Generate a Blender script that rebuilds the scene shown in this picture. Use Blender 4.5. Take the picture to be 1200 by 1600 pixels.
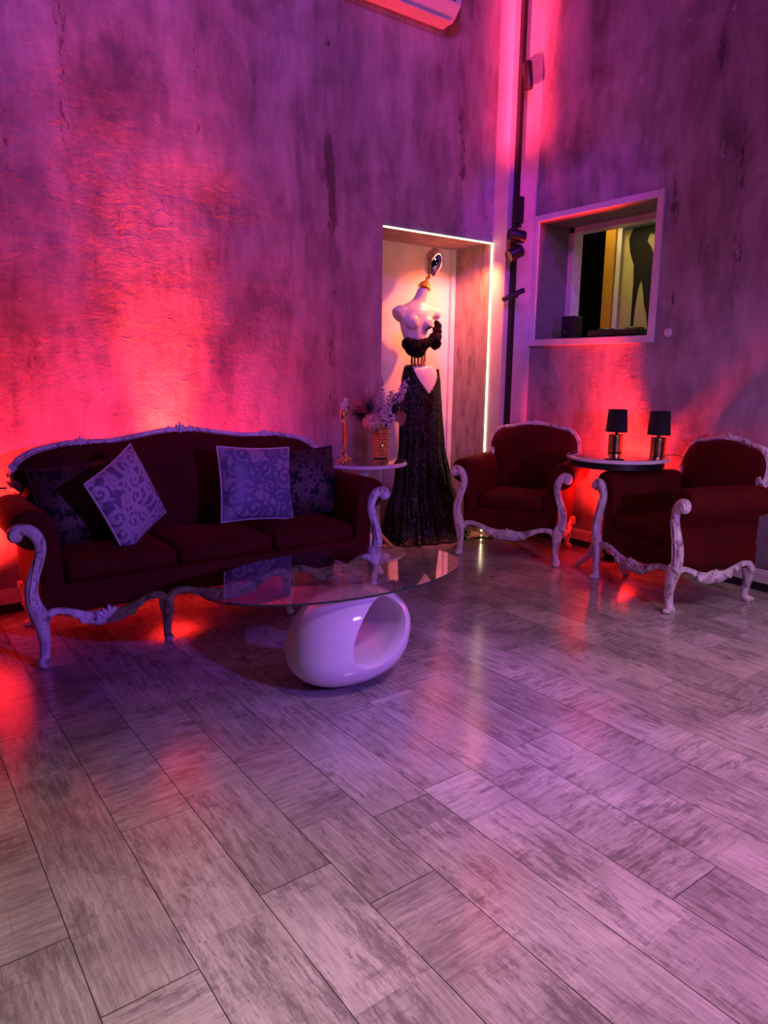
import bpy, bmesh, math, random
import numpy as np
from mathutils import Vector, Matrix, noise

random.seed(7)
PI = math.pi
for o in list(bpy.data.objects):
    bpy.data.objects.remove(o)
SC = bpy.context.scene
COL = SC.collection

# ------------------------------------------------------------------ camera
F_PX, PITCH, ROLL, YAW, CAM_H = 1108.77, 0.193091, 0.0107591, 0.935425, 1.45
fw = Vector((math.cos(YAW)*math.cos(PITCH), math.sin(YAW)*math.cos(PITCH), -math.sin(PITCH)))
r0 = Vector((math.sin(YAW), -math.cos(YAW), 0)); u0 = r0.cross(fw)
rt = math.cos(ROLL)*r0 + math.sin(ROLL)*u0
up = -math.sin(ROLL)*r0 + math.cos(ROLL)*u0
cam_d = bpy.data.cameras.new('camera'); cam = bpy.data.objects.new('camera', cam_d); COL.objects.link(cam)
cam.matrix_world = Matrix(((rt.x, up.x, -fw.x, 0), (rt.y, up.y, -fw.y, 0), (rt.z, up.z, -fw.z, CAM_H), (0, 0, 0, 1)))
cam_d.sensor_fit = 'AUTO'; cam_d.sensor_width = 36; cam_d.lens = F_PX/1600*36
cam_d.clip_start = 0.05
SC.camera = cam

# ------------------------------------------------------------------ world, exposure, lights
SC.view_settings.view_transform = 'Standard'
SC.view_settings.look = 'None'
SC.view_settings.gamma = 1
SC.view_settings.use_curve_mapping = False
SC.view_settings.exposure = 0.0
w = bpy.data.worlds.new('world'); SC.world = w; w.use_nodes = True
w.node_tree.nodes['Background'].inputs[0].default_value = (0.25, 0.08, 0.35, 1)
w.node_tree.nodes['Background'].inputs[1].default_value = 0.02

def lamp(name, typ, loc, target, color, power, size=0.1, size_y=None, angle=60, blend=0.5):
    d = bpy.data.lights.new(name, typ); o = bpy.data.objects.new(name, d); COL.objects.link(o)
    o.location = loc
    o.rotation_euler = (Vector(target)-Vector(loc)).to_track_quat('-Z', 'Y').to_euler()
    d.color = color; d.energy = power
    if typ == 'AREA':
        d.size = size
        if size_y: d.shape = 'RECTANGLE'; d.size_y = size_y
    elif typ == 'SPOT':
        d.shadow_soft_size = size; d.spot_size = math.radians(angle); d.spot_blend = blend
    else:
        d.shadow_soft_size = size
    return o

RED = (1.0, 0.036, 0.006)
RED2 = (1.0, 0.018, 0.014)
# club ceiling wash: pinkish light over the dance floor, magenta washers high on the walls
lamp('light_pink_wash', 'SPOT', (2.5, -0.4, 5.0), (2.4, -0.3, 0), (1.0, 0.43, 0.88), 1480, 0.5, angle=74, blend=1.0)
lamp('light_violet_wall', 'SPOT', (0.4, 0.6, 5.0), (2.2, 4.646, 3.8), (0.62, 0.125, 1.0), 480, 0.4, angle=76, blend=0.8)
lamp('light_violet_wall_right', 'SPOT', (1.2, 1.0, 5.0), (4.906, 2.6, 3.2), (0.80, 0.10, 1.0), 110, 0.4, angle=84, blend=0.8)
# blue-violet stage spot from the right, aimed at the sitting group
lamp('light_blue_spot', 'SPOT', (2.5, -1.0, 1.9), (1.8, 3.0, 0.30), (0.30, 0.10, 1.0), 490, 0.04, angle=42, blend=0.8)
lamp('light_blue_spot_right', 'SPOT', (2.4, -1.0, 1.6), (4.3, 3.0, 0.9), (0.62, 0.22, 1.0), 240, 0.04, angle=44, blend=0.9)
# neutral lamps behind the photographer
lamp('light_warm_near', 'SPOT', (-0.6, 0.2, 2.6), (0.0, 1.05, 0), (1.0, 0.84, 0.70), 300, 0.3, angle=62, blend=1.0)
lamp('light_warm_right', 'SPOT', (4.0, -0.6, 3.4), (4.0, 1.9, 0), (1.0, 0.74, 0.6), 130, 0.2, angle=60, blend=1.0)
# red floor uplights against the walls
lamp('light_red_up_sofa', 'SPOT', (1.64, 4.48, 0.28), (1.62, 4.70, 2.2), RED, 1700, 0.04, angle=34, blend=1.0)
lamp('light_red_up_sofa_spill', 'SPOT', (1.64, 4.47, 0.28), (1.64, 4.66, 1.0), RED2, 640, 0.06, angle=138, blend=1.0)
lamp('light_red_up_left', 'SPOT', (0.36, 4.36, 0.26), (0.36, 4.62, 0.9), RED2, 320, 0.05, angle=140, blend=1.0)
lamp('light_red_up_table', 'SPOT', (4.74, 3.37, 0.26), (4.92, 3.36, 1.6), RED2, 900, 0.05, angle=58, blend=1.0)
lamp('light_red_up_table_spill', 'SPOT', (4.74, 3.37, 0.26), (4.92, 3.37, 0.9), RED2, 220, 0.05, angle=160, blend=1.0)
# unseen red lamp far left, bar-shaped to fit its beam to the pilaster
o = lamp('light_red_beam', 'AREA', (-0.4, 2.05, 0.85), (4.70, 4.49, 4.02), (1.0, 0.03, 0.075), 13, 0.20, 1.2)
o.data.spread = math.radians(4.0)
lamp('light_violet_pilaster', 'SPOT', (3.0, -0.4, 5.0), (4.74, 4.48, 2.45), (0.34, 0.01, 1.0), 420, 0.03, angle=15, blend=0.5)
# amber track head on the mannequin, and an added amber fill for the niche
lamp('light_amber_head', 'SPOT', (4.50, 4.36, 2.55), (3.76, 4.95, 1.94), (1.0, 0.19, 0.006), 120, 0.008, angle=27, blend=0.06)
lamp('light_amber_fill', 'SPOT', (4.42, 4.45, 2.50), (4.28, 5.0, 1.7), (1.0, 0.165, 0.06), 190, 0.03, angle=92, blend=0.8)
# room behind the window
lamp('light_back_room', 'AREA', (5.72, 4.46, 3.5), (5.95, 4.1, 2.2), (1.0, 0.76, 0.30), 30, 0.3, 0.3)

# ------------------------------------------------------------------ material helpers
def mat(name, color=(0.5, 0.5, 0.5), rough=0.5, metal=0.0, **kw):
    m = bpy.data.materials.new(name); m.use_nodes = True
    b = m.node_tree.nodes['Principled BSDF']
    b.inputs['Base Color'].default_value = (*color, 1)
    b.inputs['Roughness'].default_value = rough
    b.inputs['Metallic'].default_value = metal
    for k, v in kw.items():
        b.inputs[k.replace('_', ' ')].default_value = v
    return m

class NT:
    """tiny node-building helper"""
    def __init__(s, m): s.t = m.node_tree; s.b = m.node_tree.nodes['Principled BSDF']
    def n(s, typ, **kw):
        nd = s.t.nodes.new(typ)
        for k, v in kw.items():
            if k.startswith('i_'):
                key = k[2:].replace('_', ' ')
                key = int(key) if key.isdigit() else key
                if hasattr(v, 'is_output') or isinstance(v, bpy.types.NodeSocket): s.t.links.new(v, nd.inputs[key])
                else: nd.inputs[key].default_value = v
            else: setattr(nd, k, v)
        return nd
    def link(s, a, b): s.t.links.new(a, b)
    def mapping(s, vec, scale, loc=(0, 0, 0)):
        return s.n('ShaderNodeMapping', i_Vector=vec, i_Scale=scale, i_Location=loc).outputs[0]
    def noise(s, vec, scale, detail=4, rough=0.6, dist=0.0):
        return s.n('ShaderNodeTexNoise', i_Vector=vec, i_Scale=scale, i_Detail=detail, i_Roughness=rough, i_Distortion=dist).outputs['Fac']
    def math(s, op, a, b=0.0, clamp=False):
        nd = s.n('ShaderNodeMath', operation=op); nd.use_clamp = clamp
        for i, v in enumerate((a, b)):
            if isinstance(v, bpy.types.NodeSocket): s.link(v, nd.inputs[i])
            else: nd.inputs[i].default_value = v
        return nd.outputs[0]
    def ramp(s, fac, stops):
        nd = s.n('ShaderNodeValToRGB', i_Fac=fac); e = nd.color_ramp.elements
        while len(e) < len(stops): e.new(0.5)
        for el, (p, c) in zip(e, stops):
            el.position = p; el.color = (*c, 1) if len(c) == 3 else c
        return nd.outputs[0]
    def mix(s, fac, a, b, blend='MIX'):
        nd = s.n('ShaderNodeMix', data_type='RGBA', blend_type=blend)
        for i, v in ((0, fac), (6, a), (7, b)):
            if isinstance(v, bpy.types.NodeSocket): s.link(v, nd.inputs[i])
            else: nd.inputs[i].default_value = v if i == 0 else (*v, 1)
        return nd.outputs[2]
    def bump(s, h, strength=0.3, dist=0.01, normal=None):
        nd = s.n('ShaderNodeBump', i_Height=h, i_Strength=strength, i_Distance=dist)
        if normal is not None: s.link(normal, nd.inputs['Normal'])
        return nd.outputs[0]
    def attr(s, name): return s.n('ShaderNodeAttribute', attribute_name=name)
    def obj(s): return s.n('ShaderNodeTexCoord').outputs['Object']
    def base(s, c): s.link(c, s.b.inputs['Base Color'])
    def rough(s, c): s.link(c, s.b.inputs['Roughness'])
    def normal(s, c): s.link(c, s.b.inputs['Normal'])

def G(v): return (v, v, v)

def plaster(name, axis, rough_marks):
    """stained, trowelled micro-cement; attributes stain / ridge come from the mesh"""
    m = mat(name, rough=0.62); t = NT(m); p = t.obj()
    v1 = t.mapping(p, (1.6, 1.6, 0.55)); v2 = t.mapping(p, (4.2, 4.2, 1.1)); v3 = t.mapping(p, (1.5, 1.5, 1.6))
    a = t.noise(v1, 1.6, 6, 0.62, 0.8); b = t.noise(v2, 2.2, 6, 0.65, 0.5); c = t.noise(v3, 1.2, 5, 0.6, 1.2)
    s = t.math('ADD', t.math('MULTIPLY', a, 0.45), t.math('ADD', t.math('MULTIPLY', b, 0.3), t.math('MULTIPLY', c, 0.3)))
    col = t.ramp(s, [(0.39, (0.14, 0.115, 0.13)), (0.48, (0.27, 0.23, 0.25)), (0.57, (0.40, 0.355, 0.38)), (0.70, (0.55, 0.50, 0.53))])
    # vertical runs and patches of dark undercoat
    st = t.attr('stain').outputs['Fac']
    edge = t.noise(t.mapping(p, (17, 17, 7)), 2.0, 9, 0.78, 0.3)
    k = t.math('MULTIPLY', t.math('SUBTRACT', t.math('ADD', st, t.math('MULTIPLY', edge, 1.7)), 1.27), 7.0, True)
    col = t.mix(t.math('MULTIPLY', k, 0.8), col, (0.075, 0.055, 0.06))
    sp = t.noise(p, 9.0, 2, 0.5); sp = t.math('MULTIPLY', t.math('SUBTRACT', sp, 0.735), 30.0, True)
    col = t.mix(t.math('MULTIPLY', sp, 0.5), col, (0.7, 0.66, 0.66))
    t.base(col)
    rg = t.attr('ridge').outputs['Fac']
    tro = t.noise(t.mapping(p, (2.0, 2.0, 3.4)), 2.4, 10, 0.66, 0.2)
    lump = t.noise(p, 5.0, 10, 0.62, 0.3)
    flk = t.noise(t.mapping(p, (1, 1, 1.3)), 8.0, 6, 0.6, 0.8)
    flk = t.math('MULTIPLY', t.math('SUBTRACT', flk, 0.60), 5.0, True)              # raised crusts of plaster
    fine = t.noise(p, 60.0, 6, 0.75)
    h = t.math('ADD', t.math('MULTIPLY', t.math('ADD', tro, lump), t.math('ADD', t.math('MULTIPLY', rg, 0.8), 0.24)), t.math('MULTIPLY', fine, 0.13))
    h = t.math('ADD', h, t.math('MULTIPLY', flk, t.math('ADD', t.math('MULTIPLY', rg, 0.8), 0.03)))
    h = t.math('SUBTRACT', h, t.math('MULTIPLY', k, 0.12))
    t.normal(t.bump(h, 0.8, 0.03))
    t.rough(t.ramp(b, [(0.3, G(0.5)), (0.7, G(0.72))]))
    return m

def floor_mat():
    m = mat('plank_tile', rough=0.35); t = NT(m)
    g = t.attr('grain').outputs['Vector']; tone = t.attr('tone').outputs['Fac']
    st = t.noise(t.mapping(g, (3.0, 46, 1)), 1.0, 8, 0.75, 0.5)        # streaks along the grain
    st2 = t.noise(t.mapping(g, (12.0, 150, 1)), 1.0, 4, 0.7, 0.2)
    pa = t.noise(t.mapping(g, (2.4, 4.6, 1)), 1.2, 6, 0.72, 0.5)       # worn patches
    sp = t.noise(t.mapping(g, (13, 44, 1)), 1.0, 7, 0.8, 0.6)
    big = t.noise(t.mapping(t.obj(), (1, 1, 1)), 2.3, 4, 0.6, 0.6)
    f = t.math('ADD', t.math('MULTIPLY', st, 0.40), t.math('ADD', t.math('MULTIPLY', big, 0.30), t.math('MULTIPLY', tone, 0.13)))
    f = t.math('ADD', f, t.math('MULTIPLY', t.math('SUBTRACT', st2, 0.5), 0.30))
    col = t.ramp(f, [(0.30, (0.20, 0.175, 0.178)), (0.42, (0.36, 0.325, 0.32)), (0.52, (0.50, 0.46, 0.45)), (0.66, (0.62, 0.58, 0.56))])
    # printed wear: dark flakes drawn out along the grain, dense in patches
    mk = t.noise(t.mapping(g, (9, 46, 1)), 1.0, 12, 0.84, 0.1)
    th = t.math('SUBTRACT', 0.80, t.math('MULTIPLY', pa, 0.60))
    k1 = t.math('MULTIPLY', t.math('SUBTRACT', mk, th), 9.0, True)
    cr_ = t.noise(t.mapping(g, (70, 5, 1)), 1.0, 7, 0.75, 0.1)
    k2 = t.math('MULTIPLY', t.math('SUBTRACT', t.math('ADD', cr_, t.math('MULTIPLY', pa, 0.25)), 0.685), 9.0, True)
    col = t.mix(t.math('MULTIPLY', k1, 0.72), col, (0.115, 0.095, 0.10))
    col = t.mix(t.math('MULTIPLY', k2, 0.50), col, (0.14, 0.115, 0.115))
    t.base(col)
    t.rough(t.ramp(st, [(0.3, G(0.11)), (0.7, G(0.21))])); t.b.inputs['IOR'].default_value = 1.65
    t.normal(t.bump(t.math('ADD', st, t.math('MULTIPLY', sp, 0.6)), 0.035, 0.003))
    return m

def carved_paint():
    m = mat('antique_white_paint', rough=0.45); t = NT(m); p = t.obj()
    n1 = t.noise(t.mapping(p, (1, 1, .6)), 17, 5, 0.65, 0.8); n2 = t.noise(p, 70, 4, 0.6, 0.6)
    col = t.ramp(n1, [(0.37, (0.20, 0.165, 0.165)), (0.445, (0.58, 0.54, 0.53)), (0.60, (0.74, 0.71, 0.70))])
    t.base(col)
    t.normal(t.bump(t.math('ADD', n1, t.math('MULTIPLY', n2, 0.35)), 0.55, 0.008))
    return m

def velvet():
    m = mat('red_velvet', (0.075, 0.0035, 0.007), 0.75, Sheen_Weight=0.22, Sheen_Roughness=0.35, Sheen_Tint=(0.55, 0.03, 0.05, 1), Specular_IOR_Level=0.15)
    t = NT(m); p = t.obj(); n = t.noise(p, 5, 4, 0.6, 0.6)
    t.base(t.ramp(n, [(0.3, (0.048, 0.0010, 0.0020)), (0.7, (0.088, 0.0018, 0.003))]))
    t.normal(t.bump(t.noise(p, 14, 4, 0.6), 0.18, 0.01))
    return m

def damask(name, a, b, sheen=0.2):
    m = mat(name, rough=0.5, Sheen_Weight=sheen, Specular_IOR_Level=0.3 if sheen else 0.1); t = NT(m)
    k = t.attr('motif').outputs['Fac']; p = t.obj()
    wv = t.noise(t.mapping(p, (260, 260, 260)), 1.0, 2, 0.5)
    cl = t.mix(k, a, b); cl = t.mix(t.math('MULTIPLY', wv, 0.35), cl, (0.02, 0.015, 0.03)); t.base(cl)
    t.rough(t.ramp(k, [(0, G(0.65)), (1, G(0.38))]))
    t.normal(t.bump(t.math('ADD', k, t.math('MULTIPLY', wv, 0.5)), 0.3, 0.003))
    return m

def sequins():
    m = mat('black_sequins', (0.012, 0.011, 0.016), 0.28, 0.5); t = NT(m); p = t.obj()
    v = t.n('ShaderNodeTexVoronoi', i_Vector=p, i_Scale=230.0)
    vm = t.n('ShaderNodeVectorMath', operation='SUBTRACT', i_0=v.outputs['Color']); vm.inputs[1].default_value = (0.5, 0.5, 0.5)
    sc = t.n('ShaderNodeVectorMath', operation='SCALE', i_0=vm.outputs[0]); sc.inputs['Scale'].default_value = 0.75
    gm = t.n('ShaderNodeNewGeometry')
    ad = t.n('ShaderNodeVectorMath', operation='ADD', i_0=gm.outputs['Normal'], i_1=sc.outputs[0])
    no = t.n('ShaderNodeVectorMath', operation='NORMALIZE', i_0=ad.outputs[0])
    t.normal(no.outputs[0])
    sx = t.n('ShaderNodeSeparateColor', i_Color=v.outputs['Color']).outputs[0]
    t.base(t.ramp(sx, [(0.945, (0.003, 0.003, 0.005)), (0.97, (0.26, 0.25, 0.29))]))
    return m

def concrete_niche():
    m = mat('niche_stucco', rough=0.6); t = NT(m); p = t.obj()
    a = t.noise(t.mapping(p, (7, 7, 2.2)), 1.6, 10, 0.74, 0.15)
    t.base(t.ramp(a, [(0.34, (0.17, 0.12, 0.11)), (0.48, (0.34, 0.27, 0.25)), (0.66, (0.46, 0.39, 0.36))]))
    t.normal(t.bump(a, 0.4, 0.01))
    return m

def painted(name, c, rough=0.5, scale=6):
    m = mat(name, c, rough); t = NT(m); p = t.obj(); n = t.noise(p, scale, 5, 0.6)
    d = tuple(x*0.86 for x in c); t.base(t.ramp(n, [(0.35, d), (0.6, c)])); t.normal(t.bump(t.noise(p, 60, 3), 0.06, 0.003))
    return m

def brushed(name, c, rough=0.22):
    m = mat(name, c, rough, 1.0); t = NT(m); n = t.noise(t.mapping(t.obj(), (8, 8, 60)), 2.0, 4)
    t.rough(t.ramp(n, [(0.3, G(rough*0.7)), (0.7, G(rough*1.4))])); return m

def emit(name, c, s):
    m = mat(name, c, 0.5); b = m.node_tree.nodes['Principled BSDF']
    b.inputs['Emission Color'].default_value = (*c, 1); b.inputs['Emission Strength'].default_value = s
    return m

M = dict(
    wall_l=plaster('plaster_left', 'x', 1), floor=floor_mat(), gap=mat('dark_joint', (0.02, 0.018, 0.018), 0.8),
    white=painted('white_wall_paint', (0.60, 0.56, 0.57)), trimw=painted('white_trim_paint', (0.78, 0.74, 0.73), 0.35),
    frame=carved_paint(), velvet=velvet(), niche=concrete_niche(),
    nicheback=painted('niche_back_paint', (0.80, 0.74, 0.72), 0.45),
    ceil=painted('ceiling_paint', (0.12, 0.11, 0.12), 0.8),
    black=painted('black_metal', (0.012, 0.012, 0.014), 0.38, 30), gloss_white=mat('white_lacquer', (0.84, 0.82, 0.82), 0.12, Coat_Weight=0.6, Coat_Roughness=0.04),
    mirror=mat('dark_mirror_glass', (0.55, 0.52, 0.53), 0.05, 0.9), gold=brushed('gold_metal', (0.95, 0.66, 0.26), 0.18),
    brass=mat('rose_gold_glaze', (0.72, 0.50, 0.40), 0.38, 0.55), chrome=brushed('chrome', (0.9, 0.9, 0.92), 0.04),
    sequin=sequins(), manq=painted('mannequin_white', (0.80, 0.77, 0.76), 0.35), boa=mat('black_feather', (0.006, 0.005, 0.007), 0.9, Specular_IOR_Level=0.1),
    led=emit('led_strip', (1.0, 0.84, 0.46), 6.5), shade=painted('black_shade', (0.010, 0.009, 0.012), 0.8, 40),
    damA=damask('lilac_damask', (0.17, 0.13, 0.24), (0.50, 0.42, 0.52)), damC=damask('silver_damask', (0.36, 0.30, 0.38), (0.14, 0.12, 0.24)),
    darkA=damask('dark_floral', (0.010, 0.006, 0.009), (0.085, 0.040, 0.034), 0.0),
    piping=painted('cushion_piping', (0.68, 0.56, 0.58), 0.6, 60), pipingdark=painted('dark_piping', (0.03, 0.02, 0.03), 0.7, 60),
    berry=painted('lilac_berry', (0.74, 0.58, 0.66), 0.5, 40), stem=painted('dry_stem', (0.20, 0.14, 0.13), 0.7, 40),
    feather=painted('dark_feather', (0.10, 0.07, 0.09), 0.7, 80), featherpink=painted('dusty_feather', (0.34, 0.17, 0.19), 0.7, 80), leaf=painted('rust_leaf', (0.40, 0.15, 0.09), 0.6, 20),
    plant=painted('purple_leaf', (0.06, 0.05, 0.08), 0.4, 20), pot=painted('dark_pot', (0.03, 0.028, 0.03), 0.5, 10),
    tan=painted('tan_wood', (0.45, 0.26, 0.12), 0.5, 12), acw=painted('plastic_white', (0.80, 0.78, 0.78), 0.35, 3),
    wax=painted('candle_wax', (0.80, 0.66, 0.68), 0.5, 10), ochre=painted('ochre_paint', (0.62, 0.31, 0.03), 0.45), pale=painted('pale_yellow_paint', (0.56, 0.50, 0.24), 0.55),
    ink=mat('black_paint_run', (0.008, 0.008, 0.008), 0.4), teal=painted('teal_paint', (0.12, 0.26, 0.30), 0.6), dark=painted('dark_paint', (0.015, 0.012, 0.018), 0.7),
    revdark=painted('shaded_reveal_paint', (0.20, 0.165, 0.19), 0.55), redlens=emit('red_lens', (1.0, 0.03, 0.03), 2.0), cord=mat('black_cord', (0.015, 0.015, 0.015), 0.5),  # reveal colour darkened to hold the shade inside the recess
)
def glass_mat():
    m = mat('clear_glass', (0.97, 0.985, 0.975), 0.0, IOR=1.5, Transmission_Weight=1.0); return m
M['glass'] = glass_mat()
M['glassedge'] = mat('green_glass_edge', (0.02, 0.05, 0.045), 0.1)

# ------------------------------------------------------------------ mesh helpers
def link(name, me, material, parent=None, smooth=True):
    o = bpy.data.objects.new(name, me); COL.objects.link(o)
    for mm in (material if isinstance(material, (list, tuple)) else [material]): me.materials.append(mm)
    if smooth:
        for p in me.polygons: p.use_smooth = True
    if parent is not None: o.parent = parent
    return o
def done(name, bm, material, parent=None, smooth=True, auto=None):
    bmesh.ops.recalc_face_normals(bm, faces=bm.faces)
    me = bpy.data.meshes.new(name); bm.to_mesh(me); bm.free()
    o = link(name, me, material, parent, smooth)
    if auto:
        me.set_sharp_from_angle(angle=math.radians(auto))
    return o
def tag(o, label, cat, group=None):
    o['label'] = label; o['category'] = cat
    if group: o['group'] = group
    return o
def thing(name, label, cat, loc=(0, 0, 0), rotz=0.0, group=None):
    o = bpy.data.objects.new(name, None); COL.objects.link(o); o.empty_display_size = 0.1
    o.location = loc; o.rotation_euler = (0, 0, rotz)
    return tag(o, label, cat, group)
def struct(o): o['kind'] = 'structure'; return o

def cr(pts, n=8, closed=False):
    """Catmull-Rom through tuples of any length"""
    P = np.array(pts, float); N = len(P); out = []
    segs = N if closed else N-1
    for i in range(segs):
        p1, p2 = P[i], P[(i+1) % N]
        p0 = P[(i-1) % N] if (closed or i > 0) else 2*p1-p2
        p3 = P[(i+2) % N] if (closed or i < N-2) else 2*p2-p1
        for k in range(n):
            t = k/n
            out.append(0.5*((2*p1)+(-p0+p2)*t+(2*p0-5*p1+4*p2-p3)*t*t+(-p0+3*p1-3*p2+p3)*t**3))
    if not closed: out.append(P[-1])
    return np.array(out)

def sweep(bm, path, ref=(0, 1, 0), seg=10, closed=False, power=1.0, caps=True):
    """path rows: x,y,z,a,b  (a in the plane across the path, b along ref)"""
    ref = Vector(ref); n = len(path); rings = []
    for i in range(n):
        p = Vector(path[i][:3]); a, b = path[i][3], path[i][4]
        q0 = Vector(path[(i-1) % n][:3]) if (closed or i > 0) else p
        q1 = Vector(path[(i+1) % n][:3]) if (closed or i < n-1) else p
        t = (q1-q0)
        t = t.normalized() if t.length > 1e-9 else Vector((0, 0, 1))
        r = ref - t*ref.dot(t)
        r = r.normalized() if r.length > 1e-5 else t.orthogonal().normalized()
        s = t.cross(r)
        ring = []
        for k in range(seg):
            c, d = math.cos(2*PI*k/seg), math.sin(2*PI*k/seg)
            c = math.copysign(abs(c)**power, c); d = math.copysign(abs(d)**power, d)
            ring.append(bm.verts.new(p+s*(a*c)+r*(b*d)))
        rings.append(ring)
    m = n if closed else n-1
    for i in range(m):
        A, B = rings[i], rings[(i+1) % n]
        for k in range(seg):
            bm.faces.new((A[k], A[(k+1) % seg], B[(k+1) % seg], B[k]))
    if caps and not closed:
        bm.faces.new(rings[0]); bm.faces.new(rings[-1][::-1])

def tube(bm, pts, r, seg=8, n=6, ref=(0.3, 1, 0.2), closed=False):
    P = [(*p, r, r) for p in pts]
    sweep(bm, cr(P, n, closed) if len(pts) > 2 or closed else P, ref, seg, closed)

def blob(bm, c, r, rot=None, u=12, v=8):
    M4 = Matrix.Translation(c) @ (rot.to_4x4() if rot is not None else Matrix.Identity(4)) @ Matrix.Diagonal((*r, 1))
    bmesh.ops.create_uvsphere(bm, u_segments=u, v_segments=v, radius=1, matrix=M4)

def box(bm, lo, hi, bev=0.0, seg=2):
    lo, hi = Vector(lo), Vector(hi)
    g = bmesh.ops.create_cube(bm, size=1, matrix=Matrix.Translation((lo+hi)/2) @ Matrix.Diagonal((*(hi-lo), 1)))
    if bev:
        es = list({e for vv in g['verts'] for e in vv.link_edges})
        bmesh.ops.bevel(bm, geom=es, offset=bev, segments=seg, affect='EDGES', profile=0.5)

def lathe(bm, prof, seg=32, c=(0, 0, 0), M4=None):
    rings = []
    for r, z in prof:
        ring = []
        for k in range(seg):
            a = 2*PI*k/seg; v = Vector((r*math.cos(a), r*math.sin(a), z))
            v = (M4 @ v) if M4 is not None else v+Vector(c)
            ring.append(bm.verts.new(v))
        rings.append(ring)
    for A, B in zip(rings, rings[1:]):
        for k in range(seg): bm.faces.new((A[k], A[(k+1) % seg], B[(k+1) % seg], B[k]))
    bm.faces.new(rings[0][::-1]); bm.faces.new(rings[-1])

def loft(bm, rings, cap=True):
    R = [[bm.verts.new(p) for p in ring] for ring in rings]; n = len(R[0])
    for A, B in zip(R, R[1:]):
        for k in range(n): bm.faces.new((A[k], A[(k+1) % n], B[(k+1) % n], B[k]))
    if cap: bm.faces.new(R[0][::-1]); bm.faces.new(R[-1])

def extrude_poly(bm, poly, axis, lo, hi):
    def pt(p, h):
        return {'x': (h, p[0], p[1]), 'y': (p[0], h, p[1]), 'z': (p[0], p[1], h)}[axis]
    loft(bm, [[pt(p, lo) for p in poly], [pt(p, hi) for p in poly]])

# ------------------------------------------------------------------ setting
XW, YW, H = 4.906, 4.646, 5.4
X0, Y0 = -3.4, -3.2
NX0, NX1, NZ, NY = 3.385, 4.555, 2.56, 5.135       # niche
WY0, WY1, WZ0, WZ1 = 3.29, 4.425, 1.755, 2.735     # window opening (inside the trim)

# floor: plank tiles, each its own quads
bm = bmesh.new()
lg = bm.loops.layers.float_vector.new('grain'); lt = bm.loops.layers.float.new('tone')
PITCH_X, PL, gp = 0.235, 1.5, 0.0013
offs = {0: 1.475, -1: 1.766, 2: 1.614, 5: 1.75, 7: 1.763, 6: 0.925, 11: 1.75}
rnd = random.Random(11)
for j in range(-17, 20):
    xa = 0.30+PITCH_X*j; xb = xa+PITCH_X
    if xa > XW: break
    off = offs.get(j, rnd.uniform(0, PL))
    y = off - PL*math.ceil((off-Y0)/PL)
    while y < YW+0.45:
        ya, yb = y, y+PL; y += PL
        cuts = [ya]
        while cuts[-1] < yb-0.5: cuts.append(min(yb, cuts[-1]+rnd.uniform(0.34, 0.95)))
        if cuts[-1] < yb: cuts.append(yb)
        ptone = rnd.uniform(-0.35, 0.35)
        for i, (ca, cb) in enumerate(zip(cuts, cuts[1:])):
            a0, a1 = ca+(gp if i == 0 else 0), cb-(gp if cb == yb else 0)
            b1 = min(xb-gp, XW+0.05)
            vs = [bm.verts.new(q) for q in ((xa+gp, a0, 0), (b1, a0, 0), (b1, a1, 0), (xa+gp, a1, 0))]
            f = bm.faces.new(vs)
            cross = rnd.random() < 0.34; sd = rnd.uniform(0, 50); tn = 0.5+ptone*0.6+rnd.uniform(-0.4, 0.4)
            for l in f.loops:
                gx, gy = l.vert.co.y, l.vert.co.x
                l[lg] = (gx, gy, sd) if not cross else (gy, gx, sd)
                l[lt] = tn
s0 = bm.faces.new([bm.verts.new(q) for q in ((X0, Y0, -0.003), (XW+0.1, Y0, -0.003), (XW+0.1, YW+0.6, -0.003), (X0, YW+0.6, -0.003))])
s0.material_index = 1
me = bpy.data.meshes.new('floor'); bm.to_mesh(me); bm.free()
struct(link('floor', me, [M['floor'], M['gap']], None, False))

def field(u, z, items):
    return sum(a*math.exp(-((u-cu)/su)**2-((z-cz)/sz)**2) for cu, cz, su, sz, a in items)
STAIN_L = [(2.89, 3.06, .035, .12, .60), (2.91, 2.90, .055, .14, .68), (2.93, 2.70, .045, .16, .60), (2.93, 2.50, .05, .12, .48), (2.93, 2.07, .05, .30, .40), (2.92, 1.60, .05, .25, .44), (2.91, 3.69, .06, .12, .50), (2.93, 1.2, .06, .2, .36),
           (4.12, 3.95, .04, .10, .50), (4.16, 3.5, .045, .18, .58), (4.18, 3.2, .05, .16, .50), (4.19, 3.05, .05, .06, .52), (1.14, 3.4, .05, .35, .44), (1.12, 2.85, .035, .3, .42), (1.12, 2.3, .03, .3, .34), (1.93, 3.4, .03, .3, .42), (1.93, 2.95, .025, .25, .38),
           (0.81, 2.65, .03, .2, .45), (0.85, 1.5, .14, .3, .40), (0.8, 3.6, .2, .3, .36), (1.41, 2.38, .05, .05, .50), (2.6, 1.5, .15, .4, .28), (3.6, 2.9, .12, .3, .26), (2.2, 1.6, .2, .4, .22), (4.45, 2.8, .08, .2, .40), (3.3, 3.9, .1, .3, .26)]
RIDGE_L = [(1.36, 2.71, .18, .16, .9), (1.41, 2.38, .14, .12, 1.0), (1.2, 2.5, .4, .45, .45), (1.9, 2.56, .45, .14, .8), (2.2, 2.45, .25, .12, .7), (1.25, 2.95, .25, .25, .5), (.8, 2.7, .3, .5, .4), (1.5, 1.9, .4, .5, .38), (2.4, 2.1, .2, .4, .42), (1.2, 1.5, .6, .35, .22), (2.2, 1.5, .5, .4, .22)]
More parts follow.
